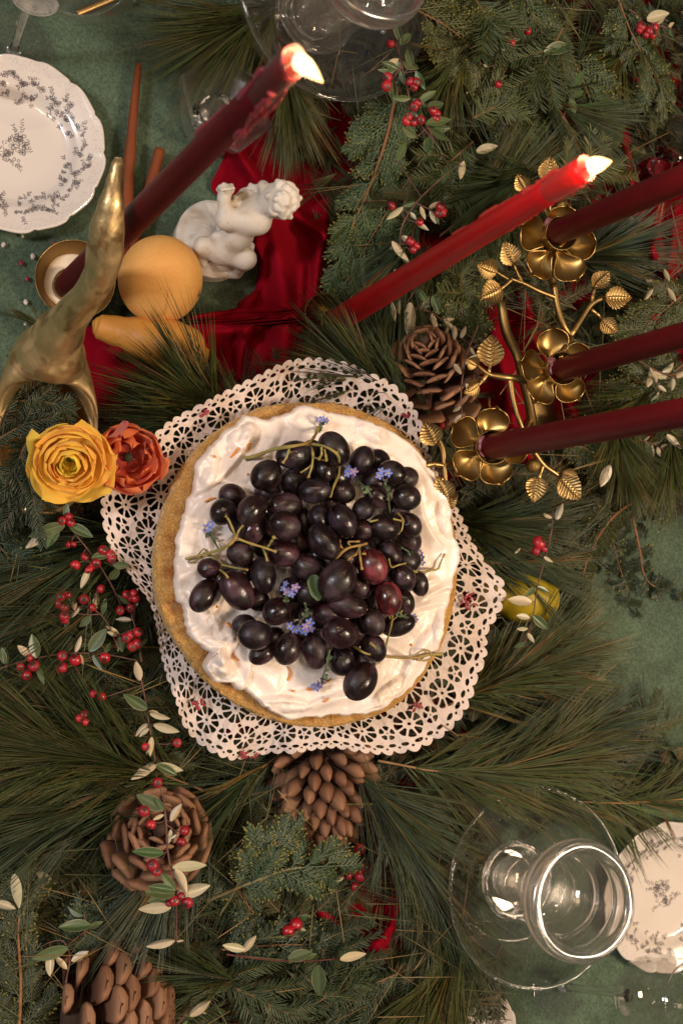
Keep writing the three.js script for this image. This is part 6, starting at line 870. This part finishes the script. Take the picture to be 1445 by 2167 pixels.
cedar('cedar spray along the top edge right of the top pinecone', [[1100, -40, .09], [1130, 40, .09], [1180, 110, .09]], { size: 0.06, n: 14, tint: [0.064, 0.087, 0.036], tips: 0.35 });
cedar('yellowish cedar spray under the top pinecone', [[880, 20, .1], [950, 60, .105], [1010, 120, .1], [1040, 200, .09]], { size: 0.055, n: 16, tint: [0.084, 0.095, 0.031], tips: 0.5 });
cedar('cedar spray right of the middle dark candle', [[1470, 600, .07], [1400, 660, .08], [1330, 720, .075]], { size: 0.05, n: 14, tint: [0.077, 0.090, 0.036] });
cedar('cedar spray under the middle dark candle', [[1450, 790, .06], [1370, 800, .07], [1290, 830, .06]], { size: 0.05, n: 14, tint: [0.070, 0.084, 0.031] });
cedar('cedar spray above the pinecone beside the red velvet gap', [[960, 560, .06], [970, 630, .07], [985, 700, .065]], { size: 0.05, n: 14, tint: [0.070, 0.087, 0.028], tips: 0.4 });
cedar('feathery cedar tip at the left edge below the brass horn', [[-20, 1130, .05], [30, 1190, .06], [90, 1230, .06]], { size: 0.045, n: 14, tint: [0.042, 0.077, 0.050] });
cedar('upright cedar spray in the lower left corner', [[40, 2200, .06], [45, 2080, .07], [40, 1960, .07], [52, 1880, .065]], { size: 0.045, n: 18, tips: 0.25, stemR: 4, tint: [0.063, 0.073, 0.031], stemCol: [0.28, 0.12, 0.04] });
cedar('cedar spray beside the largest pinecone', [[120, 2020, .04], [200, 1960, .05], [300, 1930, .05]], { size: 0.045, n: 14, tint: [0.050, 0.077, 0.042] });
cedar('cedar spray at the centre of the lower edge', [[470, 2010, .05], [580, 2000, .055], [700, 2000, .05]], { size: 0.045, n: 14, tint: [0.042, 0.064, 0.036] });
cedar('cedar spray right of the twig-crossed pinecone', [[560, 1960, .04], [500, 1880, .05], [470, 1800, .05]], { size: 0.045, n: 14, tint: [0.050, 0.077, 0.045] });
cedar('cedar spray under the lowest dark candle', [[1180, 930, .05], [1240, 950, .06], [1300, 1000, .055]], { size: 0.045, n: 14, tint: [0.070, 0.084, 0.031] });
cedar('cedar spray in the upper right between berries and crystals', [[1050, 230, .08], [1120, 300, .085], [1190, 340, .08]], { size: 0.05, n: 14, tint: [0.064, 0.084, 0.035] });

// fir sprigs
for (const [l, p, o] of [
  ['fir sprig with broad dark needles near the top edge', [[1000, -10, .1], [1040, 60, .11], [1060, 120, .105]], { len: 0.024, side: 4, w: 0.0011 }],
  ['fir sprig hanging between the two upper cedar sprays', [[1190, 60, .1], [1150, 140, .11], [1120, 210, .105]], { len: 0.02 }],
  ['pale fir sprig left of the second candle flame', [[1000, 250, .09], [1060, 222, .1], [1110, 215, .1]], { tint: [0.105, 0.126, 0.050] }],
  ['pale fir sprig pointing up to the second flame', [[1180, 420, .08], [1230, 360, .1], [1280, 290, .105]], { tint: [0.140, 0.147, 0.063], len: 0.02, side: 3 }],
  ['fir sprig with comb needles at the lower left of the second flame', [[1000, 300, .08], [940, 355, .09], [910, 400, .09]], { len: 0.019, tint: [0.087, 0.106, 0.042] }],
  ['short fir sprig between berries and the bright red candle', [[1050, 380, .08], [990, 400, .09], [950, 410, .09]], { len: 0.018, tint: [0.077, 0.098, 0.036] }],
  ['fir sprig right of the pale leaves under the bright red candle', [[1000, 640, .06], [975, 590, .075], [990, 540, .08]], { len: 0.017, tint: [0.084, 0.095, 0.034] }],
  ['fir sprig beside the uppermost gold blossom leaves', [[1080, 480, .06], [1020, 520, .07], [970, 530, .07]], { len: 0.018 }],
  ['fir sprig at the right edge above the crystal block', [[1400, 190, .05], [1370, 220, .06], [1350, 250, .055]], { len: 0.018, tint: [0.084, 0.091, 0.039] }],
  ['fir sprig at the lower edge under the fallen leaf twig', [[430, 2060, .05], [540, 2110, .065], [640, 2160, .065]], { len: 0.018, tint: [0.063, 0.084, 0.036] }],
  ['fir sprig at the lower edge between leaf twig and pine tuft', [[600, 2180, .05], [690, 2110, .06], [780, 2080, .06]], { len: 0.018, tint: [0.056, 0.077, 0.034] }],
  ['fir sprig left of the lower pine tuft', [[840, 2060, .05], [760, 2100, .06], [700, 2160, .055]], { len: 0.016, tint: [0.049, 0.070, 0.031] }],
  ['dark fir sprig lying over the buried plate', [[1060, 2000, .03], [1030, 2080, .035], [1010, 2160, .035]], { len: 0.014, tint: [0.042, 0.048, 0.020] }],
  ['fir sprig beside the largest pinecone tip', [[330, 2200, .05], [400, 2130, .06], [440, 2060, .055]], { len: 0.017 }],
  ['fir sprig among dark needles below the cedar sprig', [[620, 1990, .04], [720, 2020, .05], [800, 2050, .05]], { len: 0.016, tint: [0.048, 0.064, 0.034] }],
  ['upper fir sprig inside the brass horn mouth', [[10, 850, .1], [90, 850, .108], [160, 870, .108]], { len: 0.011, tint: [0.042, 0.056, 0.025], side: 6 }],
  ['fir sprig with orange bark inside the brass horn mouth', [[-20, 940, .108], [50, 900, .114], [120, 880, .116]], { len: 0.011, tint: [0.048, 0.059, 0.025], side: 4 }],
  ['lower fir sprig inside the brass horn mouth', [[150, 950, .1], [90, 920, .11], [40, 880, .11]], { len: 0.011, tint: [0.042, 0.053, 0.025], side: 6 }],
  ['fir sprig hanging out of the brass horn at the left edge', [[60, 930, .12], [30, 1000, .12], [18, 1080, .1], [22, 1140, .08]], { len: 0.012, tint: [0.039, 0.059, 0.031], side: 8 }],
  ['fir sprig behind the yellow flower', [[40, 1000, .115], [50, 1060, .11], [40, 1110, .1]], { len: 0.011, tint: [0.039, 0.050, 0.025], side: 4 }],
]) fir(l, p, o);

// berry twigs
sprig('upper left twig with glossy green leaves and red berries beside the doily', [[[262, 1290, .07], [232, 1230, .09], [196, 1175, .095], [150, 1118, .1], [132, 1092, .1]], [[196, 1178], [222, 1172], [238, 1168]]], { leaves: 6, h: 0.095, berries: [[145, 1094], [132, 1102], [150, 1106, 10], [160, 1196], [180, 1178], [190, 1204, 9], [218, 1164], [234, 1174], [236, 1182], [204, 1192], [198, 1196, 9], [145, 1152, 8], [156, 1152, 8], [187, 1207, 8]], at: [[138, 1110, 62, 1136, 0], [126, 1112, 98, 1160, 0], [146, 1110, 196, 1138, 0], [112, 1118, 55, 1160, 1], [140, 1096, 142, 1064, 0], [190, 1205, 172, 1245, 1], [240, 1196, 276, 1196, 0], [195, 1180, 236, 1174, 0]] });
sprig('long horizontal twig with a row of red berries at the left edge', [[[-20, 1422], [40, 1402], [90, 1390], [160, 1382], [230, 1386], [292, 1398]]], { leaves: 6, h: 0.085, berries: [[44, 1411, 10], [72, 1409, 12], [57, 1429, 12], [132, 1388, 12], [160, 1397, 12], [133, 1413, 12], [222, 1392, 12], [62, 1392, 8]], at: [[78, 1392, 68, 1342, 0], [66, 1390, 38, 1366, 1], [160, 1380, 172, 1346, 1], [80, 1410, 94, 1448, 0], [10, 1404, 4, 1370, 0], [190, 1378, 226, 1330, 0]] });
sprig('twig of red berries tucked between pine needles left of the doily', [[[250, 1370], [222, 1310], [190, 1285], [160, 1282]], [[210, 1300], [176, 1300], [140, 1290]]], { leaves: 9, h: 0.08, berries: [[130, 1262], [138, 1252, 9], [124, 1277], [136, 1284], [144, 1258, 9], [136, 1304], [138, 1312, 9], [178, 1268], [196, 1286, 9], [214, 1246, 9]], flip: 0.3 });
sprig('leafy twig of red berries against the left doily edge', [[[300, 1400], [290, 1340], [276, 1290], [270, 1250]], [[288, 1330], [262, 1340], [246, 1350]]], { leaves: 12, h: 0.08, berries: [[284, 1256], [276, 1264], [287, 1266], [255, 1292], [277, 1287], [268, 1258, 9], [292, 1338], [268, 1350], [290, 1362], [280, 1368], [276, 1344, 9]], flip: 0.25 });
sprig('hanging twig with cream-backed leaves under the left doily edge', [[[290, 1400], [302, 1450], [314, 1520], [326, 1590], [332, 1650]]], { leaves: 6, h: 0.09, berries: [[334, 1656, 12], [375, 1572, 10], [308, 1580, 8], [198, 1468, 9], [216, 1474, 9], [168, 1520, 9], [182, 1528, 8], [178, 1512, 9]], at: [[326, 1534, 380, 1548, 1], [312, 1500, 262, 1470, 0], [322, 1560, 318, 1600, 1], [330, 1620, 386, 1630, 1], [328, 1618, 278, 1650, 1], [330, 1622, 290, 1632, 1], [332, 1620, 376, 1640, 0], [296, 1440, 288, 1400, 1], [318, 1510, 360, 1520, 1]], flip: 0.6 });
sprig('twig of cream-backed leaves and berries lying across the brown pinecone', [[[342, 1670, .115], [352, 1740, .125], [354, 1790, .125], [362, 1840, .125], [372, 1880, .12], [374, 1960, .1]], [[352, 1745, .125], [372, 1758, .125]], [[354, 1800, .125], [340, 1822, .12]]], { leaves: 2, h: 0.12, r: 2.6, berries: [[305, 1716, 12], [320, 1745, 10], [391, 1758, 12], [384, 1782, 11], [323, 1831, 12], [332, 1844, 11], [370, 1906, 12], [397, 1910, 12], [384, 1896, 9], [358, 1912, 8]], at: [[346, 1712, 290, 1682, 0], [348, 1714, 330, 1690, 0], [362, 1738, 384, 1700, 1], [374, 1766, 358, 1776, 1], [346, 1806, 280, 1802, 0], [366, 1836, 436, 1830, 1], [370, 1840, 396, 1888, 1], [376, 1894, 446, 1872, 1], [372, 1884, 340, 1846, 0], [368, 1884, 312, 1876, 0], [368, 1888, 312, 1908, 0], [362, 1920, 294, 1924, 1], [370, 1990, 310, 2002, 1, .1], [374, 1992, 390, 1990, 1, .1], [370, 1892, 308, 1888, 0]], flip: 0.5 });
sprig('broad-leaved twig with red berries right of the upper glass holder', [[[830, 60], [846, 120], [862, 190], [880, 250], [920, 300]], [[850, 140], [830, 168]], [[868, 210], [900, 230]]], { leaves: 14, h: 0.115, size: 42, flip: 0.08, berries: [[820, 164, 11], [818, 182, 11], [880, 174], [866, 172, 9], [876, 184, 8], [876, 226], [884, 217, 9], [860, 256], [874, 258], [890, 254], [864, 248, 9], [916, 234, 9], [924, 242, 9], [922, 250, 9], [826, 92, 10]], at: [[850, 90, 838, 48, 0], [845, 95, 870, 70, 0], [870, 140, 862, 100, 0], [868, 208, 830, 208, 0], [900, 262, 955, 252, 0], [880, 290, 852, 270, 0], [830, 176, 808, 180, 0], [880, 150, 900, 190, 0]] });
sprig('twig with dull broad leaves behind the upper berries', [[[900, 260], [930, 320], [960, 370]]], { leaves: 9, h: 0.09, size: 40, flip: 0.05 });
sprig('twig with cream leaf and a few berries near the top edge', [[[1040, 30], [1062, 80], [1080, 130]]], { leaves: 6, h: 0.1, size: 34, berries: [[1070, 66, 9], [1076, 80, 9], [1082, 90, 8], [1116, 66, 8], [1054, 178, 8]], at: [[1066, 112, 1050, 88, 1], [1030, 142, 1022, 136, 1]] });
sprig('two large round leaves on a twig in the middle of the upper greenery', [[[1190, 250], [1205, 210], [1215, 170]]], { leaves: 4, h: 0.1, size: 44, flip: 0, at: [[1208, 194, 1236, 146, 0], [1206, 204, 1216, 244, 0], [1150, 112, 1210, 96, 0]] });
sprig('berry twig in the upper right corner over red velvet', [[[1330, 20], [1380, 50], [1420, 60]]], { leaves: 6, h: 0.09, berries: [[1356, 56], [1374, 66], [1384, 58], [1366, 74, 9], [1352, 64, 9], [1380, 74, 9]], at: [[1368, 40, 1414, 28, 1]] });
sprig('twig of cream-backed leaves and berries above the bright red candle', [[[930, 380], [880, 430], [850, 480], [845, 540]], [[880, 430], [920, 450], [940, 470]]], { leaves: 12, h: 0.1, size: 28, flip: 0.75, berries: [[828, 436, 10], [932, 438], [938, 450, 9], [928, 452, 9], [868, 510, 10], [882, 520, 9], [874, 528, 9], [888, 470, 9]], at: [[852, 438, 818, 466, 1], [830, 510, 866, 552, 1], [880, 470, 906, 488, 1], [1008, 320, 1056, 310, 1], [980, 340, 974, 380, 1], [840, 340, 860, 300, 0]] });
sprig('twig of pale leaves under the bright red candle above the pinecone', [[[830, 620], [868, 650], [910, 660], [950, 690]]], { leaves: 9, h: 0.085, size: 28, flip: 0.75, at: [[834, 570, 840, 595, 1], [828, 640, 836, 680, 1], [868, 640, 868, 720, 1], [880, 612, 908, 642, 0], [915, 625, 930, 665, 0], [940, 680, 965, 702, 1]] });
sprig('thin twig with narrow pale leaves hanging before the mango', [[[1170, 1080], [1165, 1130], [1150, 1190], [1135, 1250], [1128, 1300], [1112, 1360]]], { leaves: 2, h: 0.1, size: 24, flip: 0.6, berries: [[1140, 1148, 14], [1150, 1160, 10], [1134, 1166, 10]], at: [[1168, 1096, 1148, 1088, 1], [1176, 1100, 1190, 1064, 1], [1150, 1178, 1170, 1190, 1], [1130, 1244, 1112, 1262, 0], [1136, 1242, 1160, 1254, 0], [1124, 1276, 1074, 1268, 1], [1120, 1308, 1092, 1302, 1], [1116, 1330, 1092, 1332, 1], [1126, 1302, 1160, 1332, 0], [1116, 1340, 1130, 1360, 1], [1100, 1160, 1088, 1172, 1]] });
sprig('twig of pale leaves beside the topmost dark candle', [[[1390, 470], [1340, 480], [1320, 500]]], { leaves: 4, h: 0.08, size: 28, flip: 0.9, at: [[1335, 458, 1342, 500, 1], [1404, 570, 1416, 596, 1]] });
sprig('twig of pale curled leaves at the right edge between dark candles', [[[1450, 560], [1410, 600], [1420, 640]], [[1410, 600], [1380, 610]]], { leaves: 5, h: 0.08, size: 32, flip: 0.8 });
sprig('twig of cream leaves between the two lower dark candles', [[[1330, 750], [1380, 780], [1430, 800]], [[1380, 780], [1400, 850]]], { leaves: 14, h: 0.08, size: 32, flip: 0.85 });
sprig('twig of cream leaves at the right edge below the dark candles', [[[1350, 930], [1400, 950], [1440, 1000]]], { leaves: 9, h: 0.08, size: 30, flip: 0.85, at: [[1290, 985, 1270, 1030, 1], [1410, 920, 1440, 950, 1]] });
sprig('twig of pale leaves between the pinecone and the red velvet gap', [[[1010, 690], [985, 760], [975, 840], [980, 900]]], { leaves: 3, h: 0.11, size: 26, flip: 0.8, at: [[985, 770, 1010, 750, 1], [960, 770, 975, 792, 1], [985, 812, 1005, 838, 1], [960, 690, 962, 720, 1], [975, 715, 985, 690, 1]] });
sprig('fallen twig with a golden leaf near the lower edge', [[[480, 2020], [580, 2032], [650, 2034], [740, 2026]]], { leaves: 0, h: 0.085, stemCol: [0.1, 0.025, 0.02], at: [[720, 2030, 774, 2018, 1], [640, 2030, 672, 2018, 0], [674, 2042, 676, 2108, 0], [520, 2010, 470, 2000, 1], [516, 2014, 542, 1980, 1], [610, 2030, 660, 2014, 0]] });
sprig('twig with half-dried leaves in the lower left corner', [[[140, 2080], [148, 2020], [130, 1990], [70, 2010]], [[180, 1980], [180, 1930]]], { leaves: 4, h: 0.07, size: 34, flip: 0.5, at: [[30, 1850, 42, 1920, 1], [-10, 1910, 34, 1926, 1], [192, 1958, 124, 1966, 0], [144, 2006, 68, 2030, 0], [108, 2020, 106, 2066, 1]] });
sprig('twig with one cream leaf beside the largest pinecone', [[[370, 2180], [390, 2150], [410, 2130]]], { leaves: 2, h: 0.08, size: 30, flip: 0.5, at: [[402, 2150, 446, 2118, 1], [396, 2160, 378, 2180, 0]] });
sprig('shaded twig of red berries right of the cedar sprig', [[[830, 1800], [790, 1830], [740, 1840], [700, 1850]]], { leaves: 7, h: 0.055, size: 28, flip: 0.7, berries: [[770, 1836, 13], [748, 1832, 10], [736, 1852, 10], [762, 1854, 12], [750, 1876, 10], [726, 1824, 9], [846, 1806, 11], [866, 1806, 10], [762, 1796, 12], [856, 1818, 10]], stemCol: [0.16, 0.1, 0.08] });
sprig('deep-shaded twig of red berries under the cedar sprig', [[[560, 1990], [610, 1960], [640, 1930]]], { leaves: 5, h: 0.05, size: 26, flip: 0.4, berries: [[626, 1956, 13], [610, 1970, 12], [534, 1824, 9], [530, 1862, 10], [506, 1874, 10], [524, 1848, 9]] });
sprig('shaded berry twig below the gold candelabra leaves', [[[900, 880], [940, 910], [925, 870]]], { leaves: 4, h: 0.06, size: 30, flip: 0.1, berries: [[935, 900, 11], [918, 868, 8]] });
sprig('shaded berry twig in the lower left corner', [[[20, 1920], [60, 1860], [90, 1830]]], { leaves: 5, h: 0.045, size: 30, flip: 0.3, berries: [[4, 1990, 10], [50, 1835, 10], [30, 1880, 8], [88, 1890, 8], [165, 1740, 10], [2, 1932, 10]] });

const renderer = new THREE.WebGLRenderer({ antialias: true });
renderer.setSize(682, 1024);
renderer.toneMapping = THREE.LinearToneMapping;
renderer.toneMappingExposure = EXPOSURE;
renderer.shadowMap.enabled = true;
renderer.render(scene, camera);
